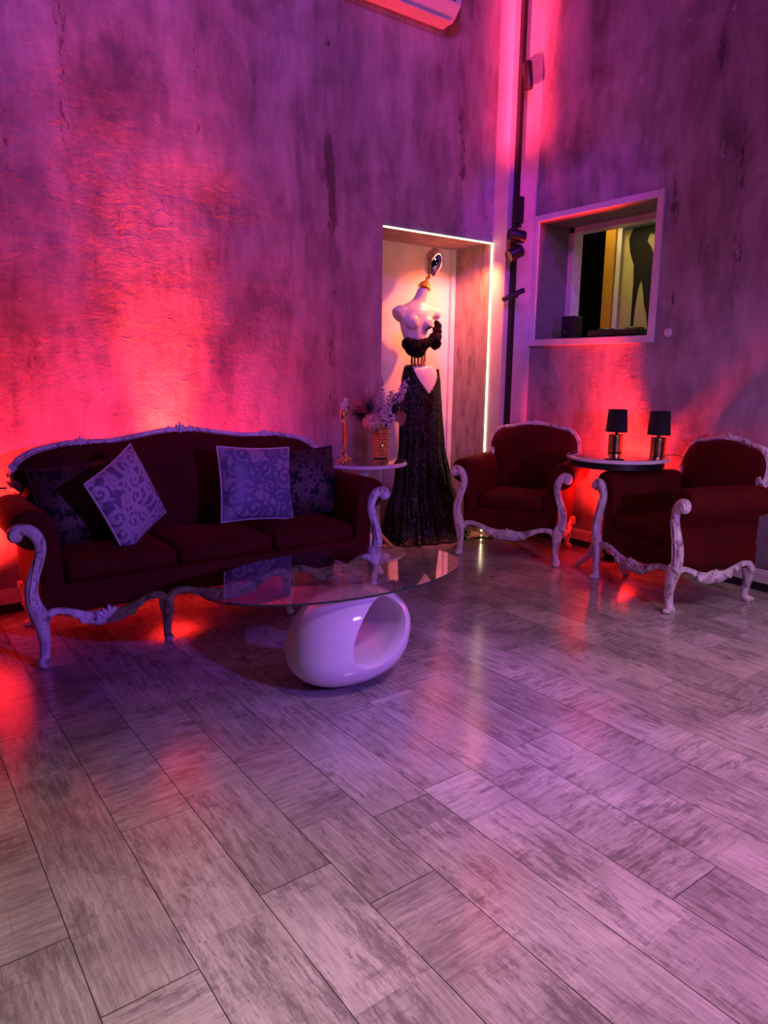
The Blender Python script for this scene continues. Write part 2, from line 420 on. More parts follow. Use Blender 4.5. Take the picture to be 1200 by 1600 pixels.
STAIN_R = [(3.17, 2.84, .04, .22, .46), (3.12, 1.99, .03, .16, .56), (3.28, 3.42, .05, .3, .40), (2.9, 2.28, .06, .3, .34), (3.65, 3.74, .06, .4, .30), (2.69, 2.86, .07, .5, .40), (2.65, 2.13, .08, .4, .36), (2.9, 3.6, .07, .5, .38), (2.4, 3.3, .1, .5, .4), (3.15, 2.62, .05, .1, .46), (4.2, 1.4, .1, .3, .3)]
RIDGE_R = [(3.37, 1.60, .22, .12, 1.0), (3.2, 1.64, .12, .12, .9), (3.3, 1.25, .2, .3, .4), (3.15, 2.85, .1, .2, .4)]

def plaster_wall(name, rects, to3, stain, ridge, step=0.03):
    """grid of quads on the wall plane, as rectangles round an opening"""
    bm = bmesh.new(); ls = bm.verts.layers.float.new('stain'); lr = bm.verts.layers.float.new('ridge')
    for (ua, ub, za, zb) in rects:
        st_ = 0.2 if ub < 0.5 else step; nu, nz = max(1, round((ub-ua)/st_)), max(1, round((zb-za)/st_)); g = []
        for i in range(nu+1):
            row = []
            for k in range(nz+1):
                u, z = ua+(ub-ua)*i/nu, za+(zb-za)*k/nz
                v = bm.verts.new(to3(u, z)); v[ls] = field(u, z, stain); v[lr] = min(1, field(u, z, ridge)); row.append(v)
            g.append(row)
        for i in range(nu):
            for k in range(nz): bm.faces.new((g[i][k], g[i+1][k], g[i+1][k+1], g[i][k+1]))
    return bm
def quad_wall(name, pts, m):
    bm = bmesh.new(); bm.faces.new([bm.verts.new(p) for p in pts]); return struct(done(name, bm, m, None, False))

bm = plaster_wall('wall_left', [(X0, 0.3, 0, H), (0.3, NX0, 0, H), (NX0, NX1, NZ, H), (NX1, XW, 0, H)], lambda u, z: (u, YW, z), STAIN_L, RIDGE_L)
struct(done('wall_left', bm, M['wall_l'], None, False))
bm = plaster_wall('wall_right', [(Y0, WY0, 0, H), (WY0, WY1, 0, WZ0), (WY0, WY1, WZ1, H), (WY1, YW, 0, H)], lambda u, z: (XW, u, z), STAIN_R, RIDGE_R)
struct(done('wall_right', bm, M['wall_l'], None, False))
quad_wall('wall_back', [(X0, Y0, 0), (XW, Y0, 0), (XW, Y0, H), (X0, Y0, H)], M['dark'])
quad_wall('wall_side', [(X0, Y0, 0), (X0, YW, 0), (X0, YW, H), (X0, Y0, H)], M['dark'])
quad_wall('ceiling', [(X0, Y0, H), (XW, Y0, H), (XW, YW, H), (X0, YW, H)], M['ceil'])
# niche shell: the reveal is stucco, its back is painted pale
quad_wall('wall_niche_back', [(NX0, NY, 0), (NX1, NY, 0), (NX1, NY, NZ), (NX0, NY, NZ)], M['nicheback'])
quad_wall('wall_niche_right', [(NX1, YW, 0), (NX1, NY, 0), (NX1, NY, NZ), (NX1, YW, NZ)], M['niche'])
quad_wall('wall_niche_left', [(NX0, YW, 0), (NX0, NY, 0), (NX0, NY, NZ), (NX0, YW, NZ)], M['niche'])
quad_wall('wall_niche_top', [(NX0, YW, NZ), (NX1, YW, NZ), (NX1, NY, NZ), (NX0, NY, NZ)], M['niche'])
bm = bmesh.new(); box(bm, (NX1-0.05, NY-0.03, 0), (NX1, NY, NZ)); struct(done('trim_1', bm, M['nicheback'], None, False))
# corner pilaster
bm = bmesh.new(); box(bm, (NX1, 4.482, 0), (XW, YW+0.01, H)); struct(done('column_corner', bm, M['white'], None, False))
# floating baseboards: pale profiled board over a dark shadow gap
def baseboard(name, prof, axis, lo, hi, gap):
    bm = bmesh.new(); extrude_poly(bm, prof, axis, lo, hi); struct(done(name, bm, M['trimw'], None, False))
    bm = bmesh.new(); box(bm, *gap); struct(done(name.replace('baseboard', 'trim'), bm, M['gap'], None, False))
bp = [(0, .06), (.018, .06), (.018, .125), (.013, .13), (.013, .142), (.006, .15), (0, .15)]
baseboard('baseboard_left', [(YW-d, z) for d, z in bp], 'x', X0, NX0, ((X0, YW-0.006, 0), (NX0, YW, 0.06)))
baseboard('baseboard_right', [(XW-d, z) for d, z in bp], 'y', Y0, 4.48, ((XW-0.006, Y0, 0), (XW, 4.48, 0.06)))

# window in the right wall: trim, deep reveal, glass
win = bpy.data.objects.new('window_1', None); COL.objects.link(win); win['kind'] = 'structure'; win.location = (XW, (WY0+WY1)/2, WZ0)
bpy.context.view_layer.update()
def wpart(name, bm, m, smooth=False):
    o = done(name, bm, m, None, smooth); o.parent = win; o.matrix_parent_inverse = win.matrix_world.inverted(); return o
T = 0.055
bm = bmesh.new()
box(bm, (XW-0.022, WY0-T, WZ0-T), (XW, WY0, WZ1+T), 0.004)
box(bm, (XW-0.022, WY1, WZ0-T), (XW, WY1+T, WZ1+T), 0.004)
box(bm, (XW-0.0225, WY0, WZ1), (XW, WY1, WZ1+T), 0.004)
box(bm, (XW-0.03, WY0-T, WZ0-T), (XW, WY1+T, WZ0), 0.004)
box(bm, (XW-0.030, WY0, WZ1+0.004), (XW-0.02, WY1, WZ1+0.018), 0.002)
wpart('window_frame', bm, M['trimw'])
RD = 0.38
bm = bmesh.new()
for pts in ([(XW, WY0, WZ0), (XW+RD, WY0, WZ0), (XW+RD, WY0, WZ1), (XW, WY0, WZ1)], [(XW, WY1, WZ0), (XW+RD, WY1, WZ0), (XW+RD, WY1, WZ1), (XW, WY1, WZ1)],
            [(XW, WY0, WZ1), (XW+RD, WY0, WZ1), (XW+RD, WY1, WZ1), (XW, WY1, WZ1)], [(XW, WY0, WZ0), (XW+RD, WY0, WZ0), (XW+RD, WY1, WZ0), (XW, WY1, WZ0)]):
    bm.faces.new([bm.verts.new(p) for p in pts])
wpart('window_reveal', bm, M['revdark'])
bm = bmesh.new(); xr = XW+RD
box(bm, (xr, WY1-0.06, WZ0), (xr+0.12, WY1+0.1, WZ1+0.1), 0.004); box(bm, (xr, WY0-0.1, WZ1-0.05), (xr+0.12, WY1, WZ1+0.1), 0.004)
box(bm, (xr, WY0-0.1, WZ0-0.1), (xr+0.12, WY0+0.03, WZ1), 0.004); box(bm, (xr, WY0-0.1, WZ0-0.1), (xr+0.12, WY1+0.1, WZ0+0.02), 0.004)
wpart('inner_frame', bm, M['trimw'])
# room seen through it
xb = 5.95
bm = bmesh.new()
for pts in ([(xb+0.6, 4.45, 1.0), (xb+0.6, 5.9, 1.0), (xb+0.6, 5.9, 3.6), (xb+0.6, 4.45, 3.6)], [(5.42, 5.9, 1.0), (xb+0.6, 5.9, 1.0), (xb+0.6, 5.9, 3.6), (5.42, 5.9, 3.6)],
            [(5.42, 2.0, 3.7), (xb+0.7, 2.0, 3.7), (xb+0.7, 5.9, 3.7), (5.42, 5.9, 3.7)], [(5.42, 2.0, 1.0), (xb+0.7, 2.0, 1.0), (xb+0.7, 5.9, 1.0), (5.42, 5.9, 1.0)],
            [(5.42, 2.0, 1.0), (xb+0.6, 2.0, 1.0), (xb+0.6, 2.0, 3.7), (5.42, 2.0, 3.7)]):
    bm.faces.new([bm.verts.new(p) for p in pts])
struct(done('wall_back_room', bm, mat('unlit_room_black', (0.002, 0.002, 0.002), 0.9, Specular_IOR_Level=0.0), None, False))  # near-black colour carries the darkness of the room
bm = bmesh.new(); box(bm, (xb, 2.0, 1.0), (xb+0.06, 4.33, 2.78)); struct(done('wall_painted', bm, M['pale'], None, False))
bm = bmesh.new(); box(bm, (xb, 2.0, 2.78), (xb+0.06, 4.33, 3.6)); struct(done('wall_teal', bm, M['teal'], None, False))
bm = bmesh.new(); box(bm, (xb-0.05, 4.385, 1.0), (xb+0.1, 4.50, 2.93), 0.006); box(bm, (xb-0.05, 2.0, 2.845), (xb-0.001, 4.385, 2.93), 0.006); struct(done('trim_2', bm, M['ochre'], None, False))
bm = bmesh.new(); box(bm, (xb-0.03, 4.33, 1.0), (xb+0.05, 4.384, 2.82), 0.004); struct(done('trim_3', bm, M['trimw'], None, False))
# black paint run on that wall (flat paint, a millimetre thick)
bm = bmesh.new()
run = [(4.23, 2.79), (4.27, 2.70), (4.25, 2.58), (4.20, 2.46), (4.19, 2.30), (4.19, 2.05), (4.185, 1.70), (4.165, 1.70), (4.16, 2.02), (4.14, 2.25), (4.11, 2.33), (4.085, 2.24), (4.06, 2.10), (4.03, 2.02), (4.00, 1.85), (3.985, 1.6), (3.96, 1.6), (3.955, 1.95), (3.93, 2.2), (3.95, 2.42), (3.99, 2.5), (4.03, 2.60), (4.08, 2.66), (4.06, 2.72), (3.9, 2.70), (3.9, 2.79)]
extrude_poly(bm, run, 'x', xb-0.004, xb-0.0005); tag(done('paint_mural', bm, M['ink'], None, False), 'black paint runs down the pale yellow wall seen through the window', 'mural')

# LED strip round the niche
bm = bmesh.new(); sw = 0.011
box(bm, (NX0+0.004, YW-0.004, NZ-sw), (NX1, YW+0.004, NZ), 0.003); 
box(bm, (NX1-sw, YW-0.004, 0.02), (NX1-0.0005, YW+0.004, NZ-sw), 0.003)
tag(done('led_strip', bm, M['led'], None, False), 'glowing warm white light strip edging the mannequin niche', 'light strip')

# ------------------------------------------------------------------ carved seating
def leaf_fan(bm, c, t, nrm, size, n=5, spread=1.15):
    """fan of plump acanthus lobes lying on the plane of normal nrm, opening along t"""
    t = Vector(t).normalized(); nrm = Vector(nrm).normalized(); s = nrm.cross(t)
    for k in range(n):
        a = (k/(n-1)-0.5)*2*spread if n > 1 else 0
        d = t*math.cos(a)+s*math.sin(a); L = size*(1-0.28*abs(a)/spread)
        R = Matrix((d, nrm.cross(d), nrm)).transposed()
        blob(bm, Vector(c)+d*L*0.5+nrm*size*0.05, (L*0.56, L*0.19, size*0.17), R, 8, 6)
    blob(bm, Vector(c)+nrm*size*0.12, (size*0.2,)*3, None, 8, 6)
def scroll(bm, c, ax, ay, r, turns=1.4, th=0.01, start=0.0, flip=1):
    ax, ay = Vector(ax), Vector(ay); pts = []
    N = int(14*turns)
    for k in range(N+1):
        f = k/N; a = start+flip*2*PI*turns*f; rr = r*(1-0.82*f)
        p = Vector(c)+ax*(rr*math.cos(a))+ay*(rr*math.sin(a)); w = th*(1-0.45*f); pts.append((*p, w, w))
    sweep(bm, pts, ax.cross(ay), 6)
    blob(bm, c, (th*1.3,)*3, None, 8, 6)

def post_mesh(s, L, ex):
    """arm scroll running down into a cabriole front leg; s = side, ex = reach of the scroll"""
    # dx outward, z, half width, half depth
    P = [(.000, .0, .022, .024), (.012, .022, .030, .034), (.004, .06, .024, .026), (.000, .13, .026, .027), (.006, .20, .034, .033), (.014, .26, .042, .036), (.034, .325, .036, .030), (.040, .385, .032, .028),
         (.030, .45, .030, .026), (.004, .52, .027, .024), (-.014, .585, .027, .024), (-.012, .635, .029, .026), (.010, .678, .030, .028), (.038+ex*.3, .702, .028, .028), (.066+ex*.7, .700, .026, .028), (.078+ex, .676, .022, .026)]
    Q = [(s*(L+dx), -0.012 if z > .3 else -.012-0.012*math.sin(min(1, z/.3)*PI), z, a, b) for dx, z, a, b in P]
    bm = bmesh.new(); sweep(bm, cr(Q, 5), (0, 1, 0), 12, False, 0.8)
    cx = s*(L+.062+ex*.9); N = Vector((0, -1, 0))
    blob(bm, (cx, -.014, .676), (.036, .036, .036), None, 14, 10)                      # volute eye
    scroll(bm, (cx, -.040, .676), (s, 0, 0), (0, 0, 1), .030, 1.3, .007, PI*.6, -1)
    blob(bm, (s*(L+.012), -.03, .016), (.030, .036, .017), None, 10, 6)               # scroll foot
    # carved husks down the post
    for dx, z, sz, tz in ((.012, .275, .05, 1), (.034, .36, .042, 1), (.02, .455, .04, 1), (-.01, .56, .036, 1), (.0, .225, .045, -1)):
        leaf_fan(bm, (s*(L+dx), -.036, z), (0, 0, tz), N, sz, 5, .8)
    for dx in (-.014, .014):                                                            # fluting ribs
        rib = [(s*(L+dx+.036), -.040, .33, .005, .006), (s*(L+dx+.036), -.042, .39, .005, .006), (s*(L+dx+.014), -.038, .49, .004, .005), (s*(L+dx-.010), -.036, .58, .003, .005)]
        sweep(bm, cr(rib, 5), (0, 1, 0), 6)
        rib = [(s*(L+dx*.8+.004), -.046, .21, .005, .006), (s*(L+dx*.7), -.040, .12, .004, .005), (s*(L+dx*.6), -.036, .05, .003, .004)]
        sweep(bm, cr(rib, 5), (0, 1, 0), 6)
    return bm

def rail_mesh(pa, pb, to3, nrm, size=1.0, zoff=0.0):
    """scalloped apron between two legs, carved in the middle. to3 maps (u,z)->xyz, nrm the outward normal"""
    d = pb-pa; m = (pa+pb)/2; g = 1 if d > 0 else -1; D = abs(d)
    P = [(0, .215, .022), (.05, .262, .022), (.13, .272, .018), (.22, .252, .020), (.33, .216, .030), (.42, .200, .040), (.5, .205, .046), (.58, .200, .040), (.67, .216, .030), (.78, .252, .020), (.87, .272, .018), (.95, .262, .022), (1, .215, .022)]
    row = [(*to3(pa+d*u, z+zoff), a*(.55+.45*size), .020) for u, z, a in P]
    bm = bmesh.new(); sweep(bm, cr(row, 6), nrm, 10, False, 0.85)
    n = Vector(nrm)
    def at(u, z): return Vector(to3(pa+d*u, z+zoff))+n*.017
    tx = (Vector(to3(pb, .2))-Vector(to3(pa, .2))).normalized()
    S = .055*size
    leaf_fan(bm, at(.5, .205), (0, 0, 1), n, S*1.1, 7, 1.9)
    for sg in (-1, 1):
        scroll(bm, at(.5+sg*.085, .203)+n*.004, tx*sg, (0, 0, 1), S*.60, 1.3, .007, 0, 1)
        leaf_fan(bm, at(.5+sg*.15, .206), tx*sg+Vector((0, 0, .15)), n, S, 5, .7)
        leaf_fan(bm, at(.5+sg*.24, .232), tx*sg+Vector((0, 0, .5)), n, S*.75, 3, .5)
        leaf_fan(bm, at(.5+sg*.33, .262), tx*sg+Vector((0, 0, .15)), n, S*.5, 3, .4)
    # raised edge bead along the top of the apron
    bead = [(*(Vector(to3(pa+d*u, z+zoff+a*.75))+n*.016), .005, .006) for u, z, a in P]
    sweep(bm, cr(bead, 5), nrm, 6)
    return bm

def cabriole(x, y, sx, sy, zt=.27, foot=.05):
    """short curved leg with a scroll foot, kicking out along (sx,sy)"""
    P = [(x, y, zt, .040, .040), (x+sx*.012, y+sy*.012, zt*.8, .040, .038), (x+sx*.016, y+sy*.016, zt*.6, .032, .030), (x+sx*.004, y+sy*.004, zt*.35, .024, .023), (x+sx*.002, y+sy*.002, zt*.15, .021, .021), (x+sx*foot*.4, y+sy*foot*.4, .024, .024, .024), (x+sx*foot*.6, y+sy*foot*.6, .0, .020, .020)]
    bm = bmesh.new(); sweep(bm, cr(P, 5), (-sy, sx, 0) if (sx or sy) else (0, 1, 0), 12)
    blob(bm, (x+sx*foot*.7, y+sy*foot*.7, .020), (.027, .027, .020), None, 10, 6)
    leaf_fan(bm, (x+sx*.03, y+sy*.03-.02, zt*.85), (0, 0, -1), Vector((sx, sy-.4, 0)), .06, 5, .6)
    return bm

def arm_mesh(s, L, y0, y1):
    prof = [(-.012, .26), (-.006, .45), (-.004, .575), (.04, .595), (.085, .63), (.105, .69), (.09, .745), (.05, .776), (-.005, .784), (-.06, .760), (-.095, .69), (-.112, .56), (-.118, .42), (-.118, .26)]
    pts = cr(prof, 4)
    cxm, czm = -.02, .60
    bm = bmesh.new(); rings = []
    for y, k in ((y0+.012, .86), (y0, .93), (y0+.004, .975), (y0+.02, 1.0), (y0+.3*(y1-y0), 1.01), (y0+.7*(y1-y0), 1.01), (y1-.03, 1.0), (y1-.005, .97), (y1, .9)):
        yy = y if k != .86 else y0-.004
        rings.append([(s*(L+cxm+(px-cxm)*k), yy, .26 if pz <= .27 else czm+(pz-czm)*k) for px, pz in pts])
    loft(bm, rings)
    return bm

def back_mesh(outline, yf, zref, tilt, bulge, th):
    """upholstered back: outline in (x,z); y grows with height"""
    O = np.array(outline); c = O.mean(0); c[1] = (O[:, 1].min()+O[:, 1].max())/2
    bm = bmesh.new(); rings = []
    def P(p, y): return (p[0], y+(p[1]-zref)*tilt, p[1])
    for r, f in ((.12, 1), (.35, .97), (.6, .86), (.8, .62), (.92, .34), (1.0, 0.0)):
        rings.append([P(c+(p-c)*r, yf-bulge*f) for p in O])
    rings.append([P(c+(p-c)*1.0, yf+th) for p in O]); rings.append([P(c+(p-c)*.9, yf+th+.015) for p in O]); rings.append([P(c+(p-c)*.15, yf+th+.02) for p in O])
    loft(bm, rings)
    return bm

def seating(name, label, cat, loc, rot, L, crest, bot, legs, orn, ex, ncush, group=None):
    R = thing(name, label, cat, loc, rot, group)
    v, fr = M['velvet'], M['frame']
    D = .64; yb = .52; tilt = .20; zref = .45
    # seat base with a bowed front
    bm = bmesh.new(); rings = []
    hw = L-.015
    for y, top in ((.0, .36), (.005, .395), (.03, .41), (.3, .415), (D, .40)):
        rings.append([(-hw, y, .245), (hw, y, .245), (hw, y, top-.02), (hw-.02, y, top), (-hw+.02, y, top), (-hw, y, top-.02)])
    loft(bm, rings); done('seat_base', bm, v, R, True, 50)
    # cushions
    iw = 2*(L-.125); cw = iw/ncush
    for k in range(ncush):
        bm = bmesh.new(); box(bm, (-iw/2+cw*k+.004, -.002, .400), (-iw/2+cw*(k+1)-.004, yb+.03, .505), .035, 4)
        bmesh.ops.subdivide_edges(bm, edges=[e for e in bm.edges if e.calc_length() > .2], cuts=6, use_grid_fill=True)
        for vv in bm.verts:
            if vv.co.z > .49:
                fx = (vv.co.x-(-iw/2+cw*(k+.5)))/(cw/2); fy = (vv.co.y-.26)/.26
                vv.co.z += .022*max(0, 1-fx*fx)*max(0, 1-fy*fy)+.006*noise.noise(Vector((vv.co.x*5+k*7, vv.co.y*5, 0)))
        done('seat_cushion', bm, v, R, True)
    for s in (-1, 1):
        done('arm', arm_mesh(s, L, .006, D-.03), v, R)
        done('front_leg', post_mesh(s, L, ex), fr, R)
    # backrest
    full = [(x, z) for x, z in cr(crest, 5)] + [(x, z) for x, z in cr([crest[-1]]+bot+[crest[0]], 5)][1:-1]
    done('backrest', back_mesh(full, yb+.04, zref, tilt, .05, .05), v, R)
    # crest rail
    cp = cr(crest, 8); bm = bmesh.new()
    def CY(z, d=0.0): return yb+.065+(z-zref)*tilt+d
    row = []
    for i, (x, z) in enumerate(cp):
        e = min(i, len(cp)-1-i)/len(cp); row.append((x, CY(z), z, .017+.006*min(1, e*12), .026))
    sweep(bm, row, (0, 1, 0), 10, False, .85)
    beads = [(x, CY(z, -.026), z-.008, .005, .005) for x, z in cp[2:-2]]; sweep(bm, beads, (0, 1, 0), 6)
    nrm = Vector((0, -1, tilt))
    L0 = len(cp)
    for f, sz in orn:
        i = int(f*(L0-1)); x, z = cp[i]; j0, j1 = max(0, i-2), min(L0-1, i+2)
        t = Vector((cp[j1][0]-cp[j0][0], 0, cp[j1][1]-cp[j0][1])).normalized(); out = Vector((-t.z, 0, t.x))
        if out.z < -.3: out = -out
        c = Vector((x, CY(z, -.02), z))
        leaf_fan(bm, c-out*sz*.2, out, nrm, sz, 7, 1.4)
        for sg in (-1, 1):
            leaf_fan(bm, c+t*sg*sz*.75, t*sg+out*.25, nrm, sz*.85, 5, .6)
            scroll(bm, c+t*sg*sz*.55-out*sz*.1+nrm*.006, t*sg, out, sz*.34, 1.2, .006, 0, 1)
            leaf_fan(bm, c+t*sg*sz*1.7-out*.005, t*sg, nrm, sz*.55, 3, .4)
    for k, (x, z) in ((0, cp[0]), (1, cp[-1])):                      # ends curl into small volutes
        s = -1 if k == 0 else 1
        blob(bm, (x, CY(z, -.005), z), (.026, .03, .03), None, 10, 8); leaf_fan(bm, (x+s*.0, CY(z, -.024), z+.02), (s*.2, 0, 1), nrm, .06, 5, .7)
        leaf_fan(bm, (x+s*.02, CY(z), z+.01), (s*.3, .1, 1), (s, 0, 0), .06, 5, .7)
    done('crest_rail', bm, fr, R)
    # aprons between the front legs
    xs = [-L]+list(legs)+[L]
    bm = bmesh.new()
    for a, b in zip(xs, xs[1:]):
        part = rail_mesh(a, b, lambda u, z: (u, -.012, z), (0, -1, 0), 1.0 if b-a < .9 else 1.1)
        me = bpy.data.meshes.new('t'); part.to_mesh(me); part.free(); bm.from_mesh(me); bpy.data.meshes.remove(me)
    done('front_rail', bm, fr, R)
    for x in legs: done('middle_leg', cabriole(x, .0, 0, -1, .245, .03), fr, R)
    for s in (-1, 1):
        bm = rail_mesh(.0, D-.02, lambda u, z: (s*(L-.01*(u/D)), u, z+.012*u), (s, 0, 0), .9); done('side_rail', bm, fr, R)
        done('rear_leg', cabriole(s*(L-.055), D-.02, s*.35, .75, .27, .07), fr, R)
    # velvet on the outside of the back, down to the rail
    bm = bmesh.new(); loft(bm, [[(-L+.03, D-.05, .25), (L-.03, D-.05, .25), (L-.03, D+.0, .25), (-L+.03, D+.0, .25)], [(-L+.03, D-.05, .62), (L-.03, D-.05, .62), (L-.03, D+.01, .62), (-L+.03, D+.01, .62)]])
    done('back_panel', bm, v, R, False)
    return R

def sym(h): return [(-x, z) for x, z in h[::-1]]+[p for p in h if p[0] > 0]
crest_sofa = sym([(0, 1.085), (.11, 1.078), (.28, 1.052), (.45, 1.03), (.62, 1.032), (.77, 1.012), (.87, .985), (.95, .93), (.975, .86), (.955, .77)])
crest_chair = sym([(0, 1.040), (.10, 1.030), (.20, 1.008), (.29, .994), (.345, .955), (.372, .90), (.375, .83), (.345, .755)])
seating('sofa', 'long dark red velvet sofa with carved white frame and four cushions', 'sofa', (1.62, 3.683, 0), 0, .995, crest_sofa,
        [(.93, .62), (.90, .45), (0, .43), (-.90, .45), (-.93, .62)], (-.375, .375), ((.5, .062), (.285, .05), (.715, .05), (.10, .045), (.90, .045)), .03, 3)
CH = 'carved red velvet armchairs'
for lab, (mx, my), a in (('dark red velvet armchair facing forward, between the sequin gown and the lamp table', (4.05, 3.838), -63.07),
                         ('dark red velvet armchair turned sideways at the right edge, its right side in view', (4.085, 2.712), -108.9)):
    seating('armchair', lab, 'armchair', (mx, my, 0), math.radians(a), .388, crest_chair, [(.30, .66), (.285, .45), (0, .43), (-.285, .45), (-.30, .66)], (),
            ((.5, .05), (.24, .036), (.76, .036)), 0.0, 1, CH)

# ------------------------------------------------------------------ cushions
def motif(U, V, kind, seed):
    """scrolling acanthus pattern: distance to a set of spirals and leaf strokes"""
    rn = random.Random(seed); val = np.zeros_like(U)
    segs = []
    cents = [(rn.uniform(-.9, .9), rn.uniform(-.9, .9)) for _ in range(140)]; keep = []
    rmin = .37 if kind == 'scroll' else .30
    for c in cents:
        if all(math.hypot(c[0]-k[0], c[1]-k[1]) > rmin for k in keep): keep.append(c)
    for (cx, cy) in keep:
        st = rn.uniform(0, 2*PI); fl = rn.choice((-1, 1)); r = rn.uniform(.2, .3)
        if kind == 'scroll':
            pr = None
            for k in range(46):
                f = k/45; a = st+fl*2*PI*1.5*f; rr = r*(1-.85*f)
                p = (cx+rr*math.cos(a), cy+rr*math.sin(a)); wd = .030+.030*math.sin(PI*f)
                segs.append((*p, wd))
            for k in range(26):                                     # tail sweeping away
                f = k/25; a = st-fl*(f*1.3); rr = r*(1+1.1*f)
                segs.append((cx+rr*math.cos(a), cy+rr*math.sin(a), .05*(1-f)+.012))
            for q in range(5):                                      # leaflets
                a = st+fl*q*.9; 
                for k in range(8):
                    f = k/7; rr = r*(1.05+.45*f); segs.append((cx+rr*math.cos(a+.25*f), cy+rr*math.sin(a+.25*f), .035*(1-f)+.008))
        else:
            for q in range(7):                                      # blossoms of fat petals
                a = st+q*2*PI/7
                for k in range(9):
                    f = k/8; rr = r*(.15+.85*f); segs.append((cx+rr*math.cos(a+.3*f), cy+rr*math.sin(a+.3*f), .02+.04*math.sin(PI*f)))
            for k in range(20):
                f = k/19; segs.append((cx+r*1.2*f*math.cos(st), cy+r*1.2*f*math.sin(st)+.15*f*f, .014))
    for x, y, wd in segs:
        d = np.hypot(U-x, V-y); val = np.maximum(val, np.clip((wd-d)/.012+.5, 0, 1))
    return val

def cushion(label, loc, rot, w, h, t, m, pip, kind, seed, group):
    R = thing('throw_cushion', label, 'cushion', loc, 0, group); R.rotation_euler = rot
    N = 96; g = np.linspace(-1, 1, N+1); U, V = np.meshgrid(g, g, indexing='ij')
    A = motif(U, V, kind, seed)
    X = U*w/2*(1-.055*(1-V**2)); Z = V*h/2*(1-.055*(1-U**2)); T = t/2*np.clip((1-U**4)*(1-V**4), 0, 1)**.55
    T *= 1+.05*np.sin(3*U+2*V+seed)
    bm = bmesh.new(); la = bm.verts.layers.float.new('motif'); st = 4
    fr = [[bm.verts.new((X[i, k], -T[i, k], Z[i, k])) for k in range(N+1)] for i in range(N+1)]
    for i in range(N+1):
        for k in range(N+1): fr[i][k][la] = float(A[i, k])
    for i in range(N):
        for k in range(N): bm.faces.new((fr[i][k], fr[i+1][k], fr[i+1][k+1], fr[i][k+1]))
    bk = {}
    for i in range(0, N+1, st):
        for k in range(0, N+1, st): bk[i, k] = bm.verts.new((X[i, k], T[i, k]+.0005, Z[i, k]))
    for i in range(0, N, st):
        for k in range(0, N, st): bm.faces.new((bk[i, k], bk[i, k+st], bk[i+st, k+st], bk[i+st, k]))
    me = bpy.data.meshes.new('cover'); bm.to_mesh(me); bm.free(); cv = link('cover', me, m, R)
    per = [(i, 0) for i in range(0, N, 6)]+[(N, k) for k in range(0, N, 6)]+[(i, N) for i in range(N, 0, -6)]+[(0, k) for k in range(N, 0, -6)]
    bm = bmesh.new(); sweep(bm, [(X[i, k], 0, Z[i, k], .006, .006) for i, k in per], (0, 1, 0), 8, True); done('piping', bm, pip, cv)
    return R
CG = 'throw cushions on the sofa'
rad = math.radians
cushion('dark floral cushion at the left end of the sofa, behind the tilted lilac one', (.93, 4.105, .725), (rad(-14), rad(-4), rad(6)), .45, .44, .13, M['darkA'], M['pipingdark'], 'floral', 3, CG)
cushion('lilac damask cushion tilted on one corner with pale piping, left half of the sofa', (1.145, 3.93, .755), (rad(-10), rad(-24), rad(36)), .42, .46, .14, M['damA'], M['piping'], 'scroll', 5, CG)
cushion('silver lilac scroll-patterned cushion standing upright in the right half of the sofa', (1.955, 4.0, .765), (rad(-12), rad(4), rad(2)), .50, .46, .15, M['damC'], M['piping'], 'scroll', 8, CG)
cushion('dark floral cushion leaning against the right arm of the sofa', (2.345, 4.07, .735), (rad(-12), rad(-4), rad(-12)), .44, .44, .13, M['darkA'], M['pipingdark'], 'floral', 12, CG)

